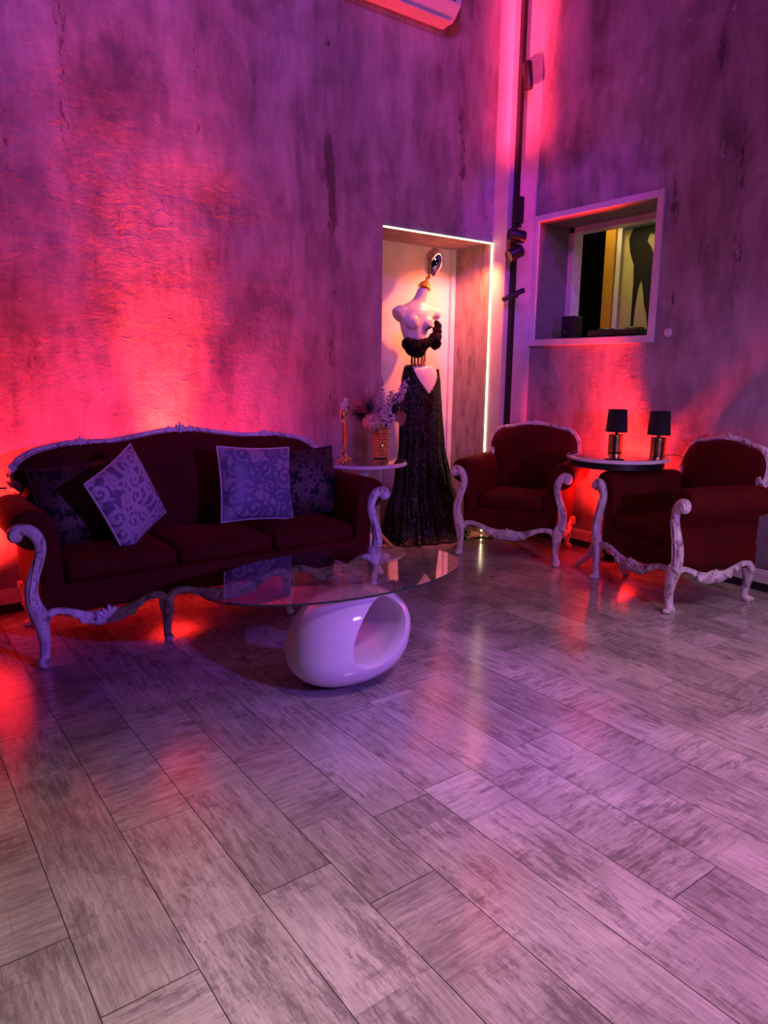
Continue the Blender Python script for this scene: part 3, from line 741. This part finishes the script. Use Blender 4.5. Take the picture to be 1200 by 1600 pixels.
# ------------------------------------------------------------------ coffee table
R = thing('coffee_table', 'white egg-shaped coffee table base with oval hole under clear oval glass top', 'table', (1.86, 2.87, 0))
TOPZ = .448
def ring_base():
    """glossy egg with a slanting oval hole: cross-sections swept round the hole's axis"""
    bm = bmesh.new(); NU, NP = 96, 40
    ct = Vector((0, 0, .225)); hole = Vector((.046, .0, .056))
    prof_all = []
    for i in range(NU):
        u = 2*PI*i/NU; cu, su = math.cos(u), math.sin(u); ct_, st_ = math.cos(u-rad(38)), math.sin(u-rad(38))
        rh = 1/math.hypot(ct_/.180, st_/.122)                       # hole radius from the hole's centre
        hp = Vector((hole.x+rh*cu, hole.z+rh*su))                  # hole edge point in the plane
        # outer egg in the plane: superellipse, flattened at foot
        def outer(px, pz, s):                                      # implicit body: <1 inside
            ex = 2.15
            wx = .308+.02*(-pz/.225 if pz < 0 else 0); 
            px = px-.17*pz; return (abs(px)/wx)**ex+(abs(pz)/.226)**2.35+(abs(s)/.235)**2.2
        pts = []
        d = Vector((cu, su))
        # march outwards: for each s find the body's surface along direction d from the hole's edge
        def reach(s):
            lo, hi = 0.0, .6
            if outer(hp.x, hp.y, s) >= 1: return None
            for _ in range(30):
                md = (lo+hi)/2; q = hp+d*md
                if outer(q.x, q.y, s) < 1: lo = md
                else: hi = md
            return lo
        # half depth at the hole's edge
        lo, hi = 0.0, .3
        for _ in range(30):
            md = (lo+hi)/2
            if outer(hp.x, hp.y, md) < 1: lo = md
            else: hi = md
        sm = lo
        sec = []
        for k in range(NP):                                        # outer shell from -sm to sm
            f = -math.cos(PI*k/(NP-1)); s = sm*f
            rr = reach(s*0.9999) or 0.0
            sec.append((rr, s))
        fil = min(.012, sm*.3)
        inner = [(-0.000, sm-fil*.2), (-fil*.55, sm-fil*.9), (-fil*.75, sm-fil*2)]+[(-fil*.75, sm*(1-f)-sm*f) for f in (.15, .3, .5, .7, .85)]
        inner = [(a, b) for a, b in inner if abs(b) < sm-fil*2+1e-6 or a > -fil*.7]+[(-fil*.55, -(sm-fil*.9)), (0, -(sm-fil*.2))]
        ring = []
        for rr, s in sec+inner:
            q = hp+d*rr; ring.append((q.x, s, q.y))
        prof_all.append(ring)
    n = min(len(r) for r in prof_all); 
    V = [[bm.verts.new(p) for p in r[:n]] for r in prof_all]
    for i in range(NU):
        A, B = V[i], V[(i+1) % NU]
        for k in range(n): bm.faces.new((A[k], A[(k+1) % n], B[(k+1) % n], B[k]))
    return bm, ct
bm, ct = ring_base()
RB = Matrix.Rotation(rad(-2), 4, 'Z')
bmesh.ops.transform(bm, matrix=Matrix.Translation((-.080, -.185, .225)) @ RB, verts=bm.verts)
zmin = min(v.co.z for v in bm.verts); zmax = max(v.co.z for v in bm.verts)
for v in bm.verts: v.co.z = (v.co.z-zmin)*(TOPZ-.001)/(zmax-zmin)
done('base', bm, M['gloss_white'], R)
bm = bmesh.new(); ga, gb, gth = .715, .416, .010; NS = 96
def ell(k, z): 
    return [((ga-k)*math.cos(2*PI*i/NS), (gb-k)*math.sin(2*PI*i/NS), z) for i in range(NS)]
loft(bm, [ell(.003, TOPZ), ell(0, TOPZ+.002), ell(0, TOPZ+gth-.002), ell(.003, TOPZ+gth)])
bmesh.ops.transform(bm, matrix=Matrix.Translation((.02, .065, .002+TOPZ)) @ Matrix.Rotation(rad(0.6), 4, Vector((.805, -.593, 0))) @ Matrix.Translation((0, 0, -TOPZ)) @ Matrix.Rotation(rad(-3.1), 4, 'Z'), verts=bm.verts)
g = done('glass_top', bm, [M['glass'], M['glassedge']], R, False); g['label'] = 'clear glass oval top'
for p in g.data.polygons:
    if abs(p.normal.z) < .9: p.material_index = 1
bm = bmesh.new(); lathe(bm, [(.03, TOPZ-.006), (.03, TOPZ+.001)], 20, (.02, .06, 0)); done('fixing_plate', bm, M['chrome'], R, True, 40)

# ------------------------------------------------------------------ side tables and what stands on them
def side_table(label, loc, r, z, apron, rots, foot):
    R = thing('side_table', label, 'table', loc)
    bm = bmesh.new(); lathe(bm, [(r-.012, z-.028), (r, z-.022), (r, z-.006), (r-.006, z)], 64); tt = done('table_top', bm, M['gloss_white'], R, True, 40)
    bm = bmesh.new(); lathe(bm, [(r-.022, z), (r-.022, z+.0025), (r-.024, z+.003)], 64); o = done('mirror_inlay', bm, M['mirror'], tt, True, 40); o['label'] = 'dark mirrored inlay'
    if apron:
        bm = bmesh.new(); lathe(bm, [(r-.035, z-.075), (r-.03, z-.07), (r-.03, z-.028), (r-.05, z-.027)], 64); o = done('apron', bm, M['black'], R, True, 40); o['label'] = 'black drum under the white top'
    zt = z-(.075 if apron else .028)
    bm = bmesh.new(); lathe(bm, [(.10, zt), (.085, zt-.03), (.05, zt-.09), (.040, zt-.2), (.045, .30), (.055, .2), (.04, .15), (.02, .12)], 32); done('pedestal', bm, M['trimw'], R, True, 60)
    for a in rots:
        c, s = math.cos(a), math.sin(a)
        P = [(c*.03, s*.03, .24, .03, .022), (c*.10, s*.10, .20, .030, .022), (c*foot*.62, s*foot*.62, .10, .027, .022), (c*foot*.9, s*foot*.9, .035, .022, .024), (c*foot, s*foot, .018, .018, .026)]
        bm = bmesh.new(); sweep(bm, cr(P, 5), (-s, c, 0), 10, False, .8); done('foot', bm, M['trimw'], R)
    return R
side_table('round white side table with mirrored top behind the right arm of the sofa', (2.925, 4.25, 0), .335, .822, False, (rad(30), rad(150), rad(270)), .26)
side_table('round white side table with black drum rim between the two armchairs', (4.50, 3.20, 0), .365, .87, True, (rad(127), rad(247), rad(7)), .24)

LG = 'lamps on the round table'
for lab, (x, y) in (('small table lamp with black shade and gold base, the one nearer the corner', (4.675, 3.345)), ('small table lamp with black shade and gold base, the one nearer the right armchair', (4.715, 3.01))):
    R = thing('table_lamp', lab, 'lamp', (x, y, .873), 0, LG)
    bm = bmesh.new(); lathe(bm, [(.050, 0), (.056, .003), (.056, .132), (.050, .136), (.012, .138)], 32); done('lamp_base', bm, M['gold'], R, True, 40)
    bm = bmesh.new(); lathe(bm, [(.012, .137), (.012, .165), (.006, .17), (.006, .21)], 16); done('lamp_stem', bm, M['black'], R)
    bm = bmesh.new(); lathe(bm, [(.082, .155), (.069, .325), (.066, .325), (.079, .157)], 40)
    bm.faces.ensure_lookup_table(); bmesh.ops.delete(bm, geom=[f for f in bm.faces if len(f.verts) > 4], context='FACES'); done('lamp_shade', bm, M['shade'], R)
bm = bmesh.new(); tube(bm, [(4.765, 2.985, .877), (4.83, 2.93, .88), (4.875, 2.90, .84), (4.885, 2.90, .6), (4.886, 2.93, .3), (4.880, 2.99, .17)], .0035)
tag(done('power_cord', bm, M['cord']), 'thin dark cord hanging down behind the table with two lamps', 'cord')

# candlesticks
KG = 'candlesticks on the side table'
for lab, (x, y), hh in (('tall slender gold candlestick with pale candle, the front one of two', (2.755, 4.235), .365), ('tall slender gold candlestick with pale candle, the back one nearer the vase', (2.86, 4.36), .385)):
    R = thing('candlestick', lab, 'candlestick', (x, y, .825), 0, KG)
    bm = bmesh.new(); lathe(bm, [(.046, 0), (.048, .004), (.040, .010), (.020, .016), (.009, .03), (.007, .05)], 28); done('foot', bm, M['gold'], R)
    bm = bmesh.new(); lathe(bm, [(.007, .05), (.008, .12), (.009, .2), (.008, hh-.10), (.010, hh-.06)], 16); done('stem', bm, M['gold'], R)
    bm = bmesh.new(); lathe(bm, [(.010, hh-.06), (.020, hh-.045), (.021, hh), (.017, hh)], 20); cup = done('candle_cup', bm, M['gold'], R, True, 50)
    bm = bmesh.new(); lathe(bm, [(.0165, hh-.01), (.0165, hh+.058), (.013, hh+.062), (.002, hh+.062)], 20); done('candle', bm, M['wax'], cup, True, 50)

# vase of gold beads with the dried arrangement
VX, VY, VZ = 3.14, 4.305, .825
bm = bmesh.new(); lathe(bm, [(.050, 0), (.053, .004), (.053, .235), (.047, .235), (.047, .03), (.01, .028)], 32)
for k in range(12):
    for j in range(17):
        a = 2*PI*j/17; blob(bm, (.0575*math.cos(a), .0575*math.sin(a), .012+k*.0195), (.0105, .0105, .0095), None, 10, 8)
v = tag(done('vase', bm, M['gold']), 'gold vase covered in rows of round beads, on the round side table', 'vase'); v.location = (VX, VY, VZ)
RT = Vector((.805, -.593, 0)); FW = Vector((-.593, -.805, 0))            # across and towards the sitting group
def vp(dx, dz, df=0.0): return Vector((VX, VY, VZ))+RT*dx+FW*df+Vector((0, 0, dz))
S0 = vp(0, .20)
def sprig(label, tip, bend, seed, n=34, spread=.03, rad0=.0100):
    rn = random.Random(seed); R = thing('berry_sprig', label, 'dried flower', vp(0, .05), 0, 'lilac berry sprigs in the gold vase')
    base = Vector((0, 0, 0)); tipv = tip-vp(0, .05); mid = tipv*.55+bend
    path = cr([tuple(base), tuple(mid*.5+Vector((0, 0, .06))), tuple(mid), tuple(tipv)], 8)
    bm = bmesh.new(); sweep(bm, [(*p, .0022, .0022) for p in path], (.3, 1, .2), 6); done('stem', bm, M['stem'], R)
    bm = bmesh.new()
    n = int(n*2.5); spread *= 1.45
    for k in range(n):
        f = .34+.66*(k/(n-1)); p = Vector(path[min(len(path)-1, int(f*(len(path)-1)))])
        rr = rad0*(1.15-.55*(k/(n-1))); off = Vector((rn.gauss(0, 1), rn.gauss(0, 1), rn.gauss(0, .7))).normalized()*spread*(1.2-.8*(k/(n-1)))
        blob(bm, p+off, (rr, rr, rr*1.15), None, 8, 6); sweep(bm, [(*p, .0011, .0011), (*(p+off), .0011, .0011)], (.3, 1, .2), 4)
    done('berries', bm, M['berry'], R)
sprig('tallest lilac berry sprig, upright above the gold vase', vp(.0, .60, -.02), Vector((.0, 0, .02)), 1, 40, .022)
sprig('fat lilac berry sprig leaning right in front of the sequin gown', vp(.185, .575, .0), Vector((.0, 0, .05)), 2, 64, .036, .0125)
sprig('thin lilac berry sprig leaning left, above the feather eye', vp(-.095, .505, .0), Vector((0, 0, .04)), 3, 34, .022, .0090)
sprig('lilac berry sprig in the middle of the vase, right of the tallest', vp(.075, .50, .02), Vector((0, 0, .03)), 4, 44, .026)
sprig('low lilac berry sprig drooping over the front rim of the vase', vp(.035, .37, .09), Vector((0, 0, .09)), 5, 40, .028, .0125)
def plume(name, label, root, tip, width, m, eye, seed, cat='feather'):
    rn = random.Random(seed); R = thing(name, label, cat, root, 0, 'feathers in the gold vase')
    d = (tip-root); L = d.length; t = d.normalized(); side = (RT-t*RT.dot(t)).normalized(); nn = t.cross(side)
    bm = bmesh.new(); sweep(bm, [(0, 0, 0, .003, .003), (*(t*L*.6), .002, .002), (*(t*L), .001, .001)], (.3, 1, .2), 6); done('quill', bm, M['stem'], R)
    bm = bmesh.new()
    for k in range(230):
        f = .3+.7*rn.random(); a = rn.uniform(-1.15, 1.15); l = width*(.6+.5*rn.random())*(1-.3*abs(f-.7)); b = t*(L*f*.8)
        dd = (t*math.cos(a)+side*math.sin(a)+nn*rn.uniform(-.35, .35)).normalized(); e = b+dd*l
        md = b+dd*l*.5+nn*rn.uniform(-.01, .01)
        sweep(bm, [(*b, .0010, .0010), (*md, .0013, .0008), (*e, .0004, .0004)], tuple(nn), 4)
    bb = done('barbs', bm, m, R)
    if eye:
        bm = bmesh.new(); Rm = Matrix((t, side, nn)).transposed(); blob(bm, t*L*.72+FW*.025, (.030, .022, .008), Rm, 12, 8); o = done('eye', bm, mat('feather_eye', (.01, .012, .03), .3), bb); o['label'] = 'dark blue eye spot'
plume('feather', 'dusty pink and dark feather with eye spot, leaning left over the vase', S0, vp(-.13, .445, .03), .135, M['featherpink'], True, 21)
plume('feather', 'dark feather with eye spot, leaning right over the vase', S0, vp(.145, .445, .03), .115, M['feather'], True, 22)
plume('feather', 'black drooping feather at the far left of the vase arrangement', S0, vp(-.20, .375, .02), .10, M['boa'], False, 23)
# ribbed metallic pumpkin pick
bm = bmesh.new(); rings = []
for i in range(17):
    ph = PI*i/16; ring = []
    for k in range(72):
        a = 2*PI*k/72; rr = .072*math.sin(ph)**.8*(1+.26*abs(math.sin(a*6))**.7-.18)+.0008; ring.append((rr*math.cos(a), rr*math.sin(a), .056*math.cos(ph)*(1-.25*math.exp(-(math.sin(ph)/.35)**2))))
    rings.append(ring)
R = thing('ornamental_pumpkin', 'ribbed rose gold pumpkin ornament on the front rim of the vase', 'ornament', vp(-.065, .265, .07)); R.rotation_euler = (rad(50), rad(0), rad(-38))
loft(bm, rings); done('shell', bm, M['brass'], R)
bm = bmesh.new(); tube(bm, [(0, 0, .035), (.004, 0, .06), (.014, 0, .078)], .007); done('stalk', bm, M['brass'], R)
# rust leaf
bm = bmesh.new(); rows = []
for i in range(11):
    f = i/10; wv = .040*math.sin(PI*f**.8)+.001; rows.append([bm.verts.new((sx*wv, -.014*abs(sx)+.02*math.sin(f*3), -.13*f)) for sx in (-1, -.5, 0, .5, 1)])
for A, B in zip(rows, rows[1:]):
    for k in range(4): bm.faces.new((A[k], A[k+1], B[k+1], B[k]))
o = tag(done('dried_leaf', bm, M['leaf']), 'rust coloured leaf hanging at the right of the vase', 'leaf'); o.location = vp(.135, .365, .05); o.rotation_euler = (0, rad(-8), rad(-40))
so = o.modifiers.new('s', 'SOLIDIFY'); so.thickness = .002

# ------------------------------------------------------------------ mannequin
MX, MY = 3.925, 4.83
R = thing('mannequin', 'white sculptural mannequin with chrome egg head in black sequin gown, in the niche', 'mannequin', (MX, MY, 0))
def ering(cx, cy, z, rx, ry, n=40, front=0.0):
    out = []
    for k in range(n):
        a = 2*PI*k/n; x, y = rx*math.cos(a), ry*math.sin(a)
        if front and y < 0: y *= 1+front*abs(math.sin(a))
        out.append((cx+x, cy+y, z))
    return out
def remesh(o, vox=.010, sm=6):
    r = o.modifiers.new('r', 'REMESH'); r.mode = 'VOXEL'; r.voxel_size = vox; r.use_smooth_shade = True
    s = o.modifiers.new('s', 'SMOOTH'); s.iterations = sm; s.factor = .5
bm = bmesh.new()
loft(bm, [ering(-.055, 0, 1.70, .085, .065), ering(-.06, 0, 1.74, .105, .075), ering(-.065, 0, 1.80, .125, .085), ering(-.06, 0, 1.87, .15, .095), ering(-.05, 0, 1.93, .175, .095), ering(-.035, 0, 1.975, .195, .080), ering(-.025, .005, 2.005, .17, .066),
          ering(-.02, .008, 2.03, .11, .058), ering(-.012, .008, 2.055, .070, .054), ering(.0, .004, 2.09, .054, .052), ering(.014, 0, 2.13, .050, .050), ering(.024, -.004, 2.158, .050, .050)])
for s in (-1, 1):
    blob(bm, (-.065+s*.075, -.066, 1.868), (.066, .048, .060), None, 20, 14)
sweep(bm, [(-.19, 0, 1.955, .062, .055), (-.235, -.005, 1.935, .066, .055), (-.262, -.008, 1.915, .064, .054)], (0, 1, 0), 20)
sweep(bm, [(.13, 0, 1.965, .055, .050), (.17, -.005, 1.955, .056, .050), (.195, -.008, 1.945, .05, .046)], (0, 1, 0), 20)
o = done('torso', bm, M['manq'], R); remesh(o)
bm = bmesh.new(); lathe(bm, [(.056, 0), (.057, .008), (.040, .045), (.026, .05), (.018, .055), (.022, .062), (.015, .07), (.015, .09), (.02, .10), (.010, .105)], 28, M4=Matrix.Translation((.026, -.004, 2.155)) @ Matrix.Rotation(rad(24), 4, 'Y')); o = done('neck_finial', bm, mat('gold_paint', (0.92, 0.52, 0.04), 0.3, 0.35), R, True, 50)
bm = bmesh.new(); blob(bm, (0, 0, 0), (.078, .098, .128), None, 40, 28)
for v in bm.verts:
    k = 1-.16*(-v.co.z/.128) if v.co.z < 0 else 1; v.co.x *= k if v.co.z > 0 else (1+.18*v.co.z/.128); v.co.y *= (1+.14*v.co.z/.128) if v.co.z < 0 else 1
bmesh.ops.transform(bm, matrix=Matrix.Translation((.115, -.01, 2.365)) @ Matrix.Rotation(rad(-8), 4, 'Z') @ Matrix.Rotation(rad(12), 4, 'Y'), verts=bm.verts)
o = done('egg_head', bm, M['chrome'], R); o['label'] = 'mirror chrome egg in place of a head'
bm = bmesh.new()
for k in range(12):
    a = 2*PI*k/12; c, s = .062*math.cos(a), .052*math.sin(a); sweep(bm, [(c-.02, s, 1.505, .007, .007), (c-.012, s, 1.72, .007, .007)], (.3, 1, .2), 8)
for z, dx in ((1.512, -.02), (1.527, -.019), (1.712, -.012)):
    sweep(bm, [(dx+.065*math.cos(2*PI*k/32), .055*math.sin(2*PI*k/32), z, .008, .007) for k in range(32)], (0, 0, 1), 8, True)
o = done('waist_cage', bm, M['gold'], R); o['label'] = 'ring of gold rods for a waist'
bm = bmesh.new(); loft(bm, [ering(.015, 0, 1.515, .10, .080), ering(.015, 0, 1.49, .145, .098), ering(.02, 0, 1.43, .168, .11), ering(.025, 0, 1.35, .185, .118), ering(.03, 0, 1.22, .19, .12), ering(.04, 0, 1.08, .17, .11)])
for v in bm.verts:
    if v.co.z > 1.5: v.co.z += .012*math.sin(v.co.x*40)
o = done('hips', bm, M['manq'], R); remesh(o, .012, 4)
# gown: slipped to the hips with a deep V, falling in folds and pooling on the floor
bm = bmesh.new(); NA, NZ_ = 144, 70; rows = []
def spline(t, K):
    for (a, b), (c, d) in zip(K, K[1:]):
        if t <= c:
            f = (t-a)/(c-a); f = f*f*(3-2*f); return b+(d-b)*f
    return K[-1][1]
for i in range(NA):
    th = 2*PI*i/NA; col = []
    fa = math.atan2(math.sin(th-rad(-96)), math.cos(th-rad(-96)))
    zt = 1.525-.215*max(0, 1-abs(fa)/1.0)-.03*(1-abs(math.cos(th)))-.035*max(0, math.cos(th))
    for k in range(NZ_+1):
        f = k/NZ_; z = zt*(1-f)+.012*f if f < .93 else .012
        q = 1-z/1.55
        rl = spline(q, [(0, .135), (.035, .172), (.10, .198), (.25, .212), (.45, .222), (.65, .265), (.85, .33), (.97, .37), (1.0, .40)])
        rr_ = spline(q, [(0, .150), (.035, .170), (.12, .19), (.25, .20), (.45, .22), (.65, .28), (.85, .40), (.97, .47), (1.0, .50)])
        ry = spline(q, [(0, .105), (.06, .125), (.25, .135), (.45, .14), (.7, .165), (.9, .23), (1.0, .28)])
        rx = rl if math.cos(th) < 0 else rr_
        if f >= .93: e = (f-.93)/.07; rx += .03*e; ry += .02*e; z = .012+.028*(1-e)*(1+.8*math.sin(th*9))*.5
        amp = .030*max(0, q-.15)
        fold = amp*(math.sin(th*17+2.4*math.sin(q*3))+.6*math.sin(th*29+1.0))
        gather = -.018*math.exp(-(fa/.18)**2)*min(1, q*3)*(1-q)
        cx = .018+.035*q
        wob = 1+.05*math.sin(th*5+1.3)*max(0, q-.7)/.3
        col.append(bm.verts.new((max(-.52, min(.575, cx+(rx+fold+gather)*math.cos(th)*wob)), min(.285, (ry+fold*.8+gather)*math.sin(th)*wob+(-.02*q)), max(.006, z))))
    rows.append(col)
for i in range(NA):
    A, B = rows[i], rows[(i+1) % NA]
    for k in range(NZ_): bm.faces.new((A[k], B[k], B[k+1], A[k+1]))
o = done('gown', bm, M['sequin'], R); o['label'] = 'black sequin gown with deep V front'; so = o.modifiers.new('s', 'SOLIDIFY'); so.thickness = .004; so.offset = -1
# feather boa
bm = bmesh.new(); rn = random.Random(4)
cl = [(-.125, -.07, 1.665, .075), (-.165, -.05, 1.69, .055), (-.09, -.085, 1.635, .06), (-.06, -.09, 1.68, .055), (-.02, -.10, 1.70, .042), (.02, -.105, 1.725, .030), (.05, -.10, 1.745, .026), (.085, -.085, 1.735, .055), (.11, -.07, 1.70, .05), (.125, -.06, 1.76, .048), (.14, -.055, 1.81, .04), (.15, -.05, 1.85, .034), (.135, -.05, 1.875, .022)]
for x, y, z, r in cl:
    m4 = Matrix.Translation((x, y, z)); g = bmesh.ops.create_icosphere(bm, subdivisions=3, radius=r, matrix=m4)
    for v in g['verts']:
        d = (v.co-Vector((x, y, z))); v.co += d*(.22*noise.noise(v.co*26)+.10*noise.noise(v.co*70))
    for _ in range(int(3200*r)):
        d = Vector((rn.gauss(0, 1), rn.gauss(0, 1), rn.gauss(0, 1))).normalized(); p = Vector((x, y, z))+d*r*.95; e = p+(d+Vector((rn.gauss(0, .5), rn.gauss(0, .5), rn.gauss(0, .5)))).normalized()*.009
        sweep(bm, [(*p, .0011, .0011), (*e, .0004, .0004)], (.3, 1, .2), 4)
sweep(bm, cr([(-.07, -.15, 1.80, .004, .004), (-.03, -.14, 1.825, .006, .006), (.02, -.135, 1.83, .006, .006), (.07, -.11, 1.80, .006, .006), (.09, -.09, 1.76, .006, .006)], 5), (0, 1, 0), 6)
o = done('feather_boa', bm, M['boa'], R); o['label'] = 'black feather boa'
# tan stand leg showing under the hem
bm = bmesh.new(); sweep(bm, cr([(-.505, -.09, .16, .014, .014), (-.485, -.13, .11, .019, .016), (-.45, -.19, .045, .022, .018), (-.425, -.225, .010, .020, .012)], 5), (.5, -.8, 0), 10); o = done('stand_leg', bm, M['tan'], R); o['label'] = 'tan wooden stand leg beside the hem'
bm = bmesh.new(); tube(bm, [(4.33, 4.50, .008), (4.40, 4.40, .02), (4.46, 4.40, .01), (4.44, 4.46, .006), (4.36, 4.44, .03), (4.30, 4.52, .008)], .006)
tag(done('cable', bm, M['cord']), 'loop of black cable on the floor between gown and armchair', 'cable')

# ------------------------------------------------------------------ vertical track with spotlights
PX, PY = 4.632, 4.452
bm = bmesh.new(); box(bm, (PX-.020, PY-.012, .10), (PX+.020, 4.482, H-.05), .003)
tag(done('track_rail', bm, M['black'], None, False), 'black vertical lighting track running up the white corner pilaster', 'lighting track')
TG = 'spotlights on the corner track'
def spot(label, z, ctr, dirv, L, r, adapter=.12):
    R = thing('track_spotlight', label, 'spotlight', (PX, PY-.012, z), 0, TG)
    base = Vector((PX, PY-.012, z))
    bm = bmesh.new(); box(bm, (-.026, -.026, -adapter/2), (.026, -.0005, adapter/2), .003); done('adapter', bm, M['black'], R, False)
    c = Vector(ctr); d = Vector(dirv).normalized()
    bm = bmesh.new(); tube(bm, [(0, -.022, 0), tuple(c*.5+Vector((0, -.01, 0))), tuple(c)], .010); done('arm', bm, M['black'], R)
    Mt = Matrix.Translation(c) @ d.to_track_quat('Z', 'Y').to_matrix().to_4x4()
    bm = bmesh.new(); lathe(bm, [(r*.9, -L/2), (r, -L/2+.006), (r, L/2-.004), (r*.96, L/2), (r*.8, L/2), (r*.78, L/2-.006), (.002, L/2-.006)], 28, M4=Mt); done('lamp_head', bm, M['black'], R, True, 40)
spot('uppermost track spotlight, upright barrel high on the corner track', 3.86, (-.012, -.062, -.05), (.05, -.1, -1), .20, .036, .10)
spot('long boxy track adapter with spotlight just above the niche height', 2.60, (-.075, -.075, -.02), (-.9, .35, .12), .135, .052, .08)
spot('track spotlight tilted down towards the mannequin, level with the niche top', 2.46, (-.10, -.085, -.02), (-.8, .25, -.42), .13, .052, .06)
spot('lowest track spotlight, slim barrel slanting across the track', 2.12, (-.075, -.065, -.01), (-.75, .45, -.40), .20, .022, .05)
R = thing('track_driver', 'black rectangular driver box clipped on the track above the spotlights', 'driver box', (PX, PY-.012, 2.80), 0)
bm = bmesh.new(); box(bm, (-.052, -.045, -.105), (.030, -.0005, .105), .004); done('case', bm, M['black'], R, False)
bm = bmesh.new(); lathe(bm, [(.014, -.14), (.014, -.1)], 16, (0, -.03, 0)); done('cable_gland', bm, M['black'], R)

# ------------------------------------------------------------------ small things
R = thing('air_conditioner', 'white wall-mounted air conditioner high above the niche', 'air conditioner', (3.45, YW, 4.05))
pr = [(0, .0), (-.12, .0), (-.155, .022), (-.212, .085), (-.215, .11), (-.215, .25), (-.19, .30), (0, .30)]
bm = bmesh.new(); extrude_poly(bm, pr, 'x', -.48, .48); hs = done('housing', bm, M['acw'], R, False)
bm = bmesh.new(); extrude_poly(bm, [(-.07, -.022), (-.155, -.002), (-.158, -.012), (-.07, -.034)], 'x', -.46, .44); done('louvre_flap', bm, M['acw'], R, False)
bm = bmesh.new(); box(bm, (.36, -.218, .10), (.425, -.214, .135), .001); o = done('display', bm, M['ink'], hs, False); o['label'] = 'small dark display'
bm = bmesh.new(); lathe(bm, [(.036, 0), (.036, .008), (.028, .016), (.004, .018)], 24, M4=Matrix.Translation((XW, 3.125, 1.768)) @ Matrix.Rotation(rad(-90), 4, 'Y'))
tag(done('wall_cap', bm, M['trimw']), 'small round white cap on the plaster right of the window', 'wall cap')
# gear on the window ledge
R = thing('speaker', 'small dark monitor speaker on the window ledge, at its left end', 'speaker', (5.12, 4.20, WZ0), rad(10))
bm = bmesh.new(); box(bm, (-.07, -.065, 0), (.07, .065, .20), .012, 3); done('cabinet', bm, M['dark'], R, True, 40)
bm = bmesh.new(); lathe(bm, [(.045, 0), (.045, .004), (.03, -.002), (.01, .002)], 24, M4=Matrix.Translation((-.0705, 0, .07)) @ Matrix.Rotation(rad(-90), 4, 'Y')); done('woofer', bm, M['black'], R)
bm = bmesh.new(); lathe(bm, [(.02, 0), (.02, .003), (.004, .004)], 20, M4=Matrix.Translation((-.0705, 0, .15)) @ Matrix.Rotation(rad(-90), 4, 'Y')); done('tweeter', bm, M['black'], R)
R = thing('dj_controller', 'low dark audio controller on the window ledge', 'audio controller', (5.10, 3.68, WZ0), 0)
bm = bmesh.new(); box(bm, (-.12, -.24, .012), (.12, .24, .062), .008, 2); done('case', bm, M['black'], R, False)
for yy in (-.13, .13):
    bm = bmesh.new(); lathe(bm, [(.075, .062), (.075, .074), (.07, .078), (.004, .079)], 32, (0, yy, 0)); done('jog_wheel', bm, M['black'], R, True, 40)
for k in range(4):
    bm = bmesh.new(); lathe(bm, [(.009, .062), (.008, .078), (.002, .079)], 12, (-.07+.045*k, 0, 0)); done('knob', bm, M['acw'], R)
for k in range(4):
    bm = bmesh.new(); lathe(bm, [(.012, .0), (.012, .012)], 12, (-.1+.2*(k % 2), -.2+.4*(k//2), 0)); done('rubber_foot', bm, M['black'], R)
bm = bmesh.new(); tube(bm, [(5.18, 3.46, 1.80), (5.20, 3.42, 1.88), (5.20, 3.36, 1.91), (5.18, 3.33, 1.85), (5.12, 3.40, 1.762), (5.02, 3.36, 1.761)], .005)
tag(done('audio_cable', bm, M['cord']), 'thin black cable arching up at the right end of the window ledge', 'cable')
# red floor uplights
UG = 'red floor uplights'
for lab, (x, y), ax in (('red floor uplight hidden behind the sofa', (1.64, 4.50), (0, .06)), ('red floor uplight at the left edge, beside the sofa', (.36, 4.40), (0, .06)), ('red floor uplight against the wall behind the lamp table', (4.74, 3.37), (.06, 0))):
    R = thing('floor_uplight', lab, 'floor light', (x, y, 0), 0, UG)
    bm = bmesh.new(); box(bm, (-.07, -.07, 0), (.07, .07, .015), .004); done('base_plate', bm, M['black'], R, False)
    bm = bmesh.new(); lathe(bm, [(.04, .03), (.062, .05), (.066, .20), (.058, .205), (.056, .19)], 24); hs = done('housing', bm, M['black'], R, True, 40)
    bm = bmesh.new(); lathe(bm, [(.056, .190), (.056, .194), (.01, .196)], 24); o = done('lens', bm, M['redlens'], hs); o['label'] = 'glowing red lens'
    bm = bmesh.new(); tube(bm, [(-.068, 0, .12), (-.07, 0, .07), (-.06, 0, .02), (0, 0, .018), (.06, 0, .02), (.07, 0, .07), (.068, 0, .12)], .006); done('yoke', bm, M['black'], R)
# plant whose leaf tip enters at the left edge
R = thing('potted_plant', 'dark-leaved potted plant just past the left edge, one leaf tip showing', 'plant', (.30, 4.12, 0))
bm = bmesh.new(); lathe(bm, [(.10, 0), (.115, .02), (.14, .26), (.145, .28), (.13, .28), (.125, .24), (.01, .24)], 32); done('pot', bm, M['pot'], R, True, 50)
for k in range(9):
    a = rad(-12+40*k); ln = .455 if k == 0 else .32+.04*(k % 3); bm = bmesh.new(); rows = []
    for i in range(10):
        f = i/9; wv = .034*math.sin(PI*min(1, f*.97+.03))+.0015; fh = f**2.2 if k == 0 else f; cc = Vector((math.cos(a)*ln*fh*.62, math.sin(a)*ln*fh*.62, .24+(.605*math.sin(min(1, f*1.15)*PI/2) if k == 0 else .46*f-.05*f*f))); sd = Vector((-math.sin(a), math.cos(a), 0))
        rows.append([bm.verts.new(cc+sd*wv*q+Vector((0, 0, .008*abs(q)))) for q in (-1, -.5, 0, .5, 1)])
    for A, B in zip(rows, rows[1:]):
        for q in range(4): bm.faces.new((A[q], A[q+1], B[q+1], B[q]))
    o = done('leaf', bm, M['plant'], R); so = o.modifiers.new('s', 'SOLIDIFY'); so.thickness = .002
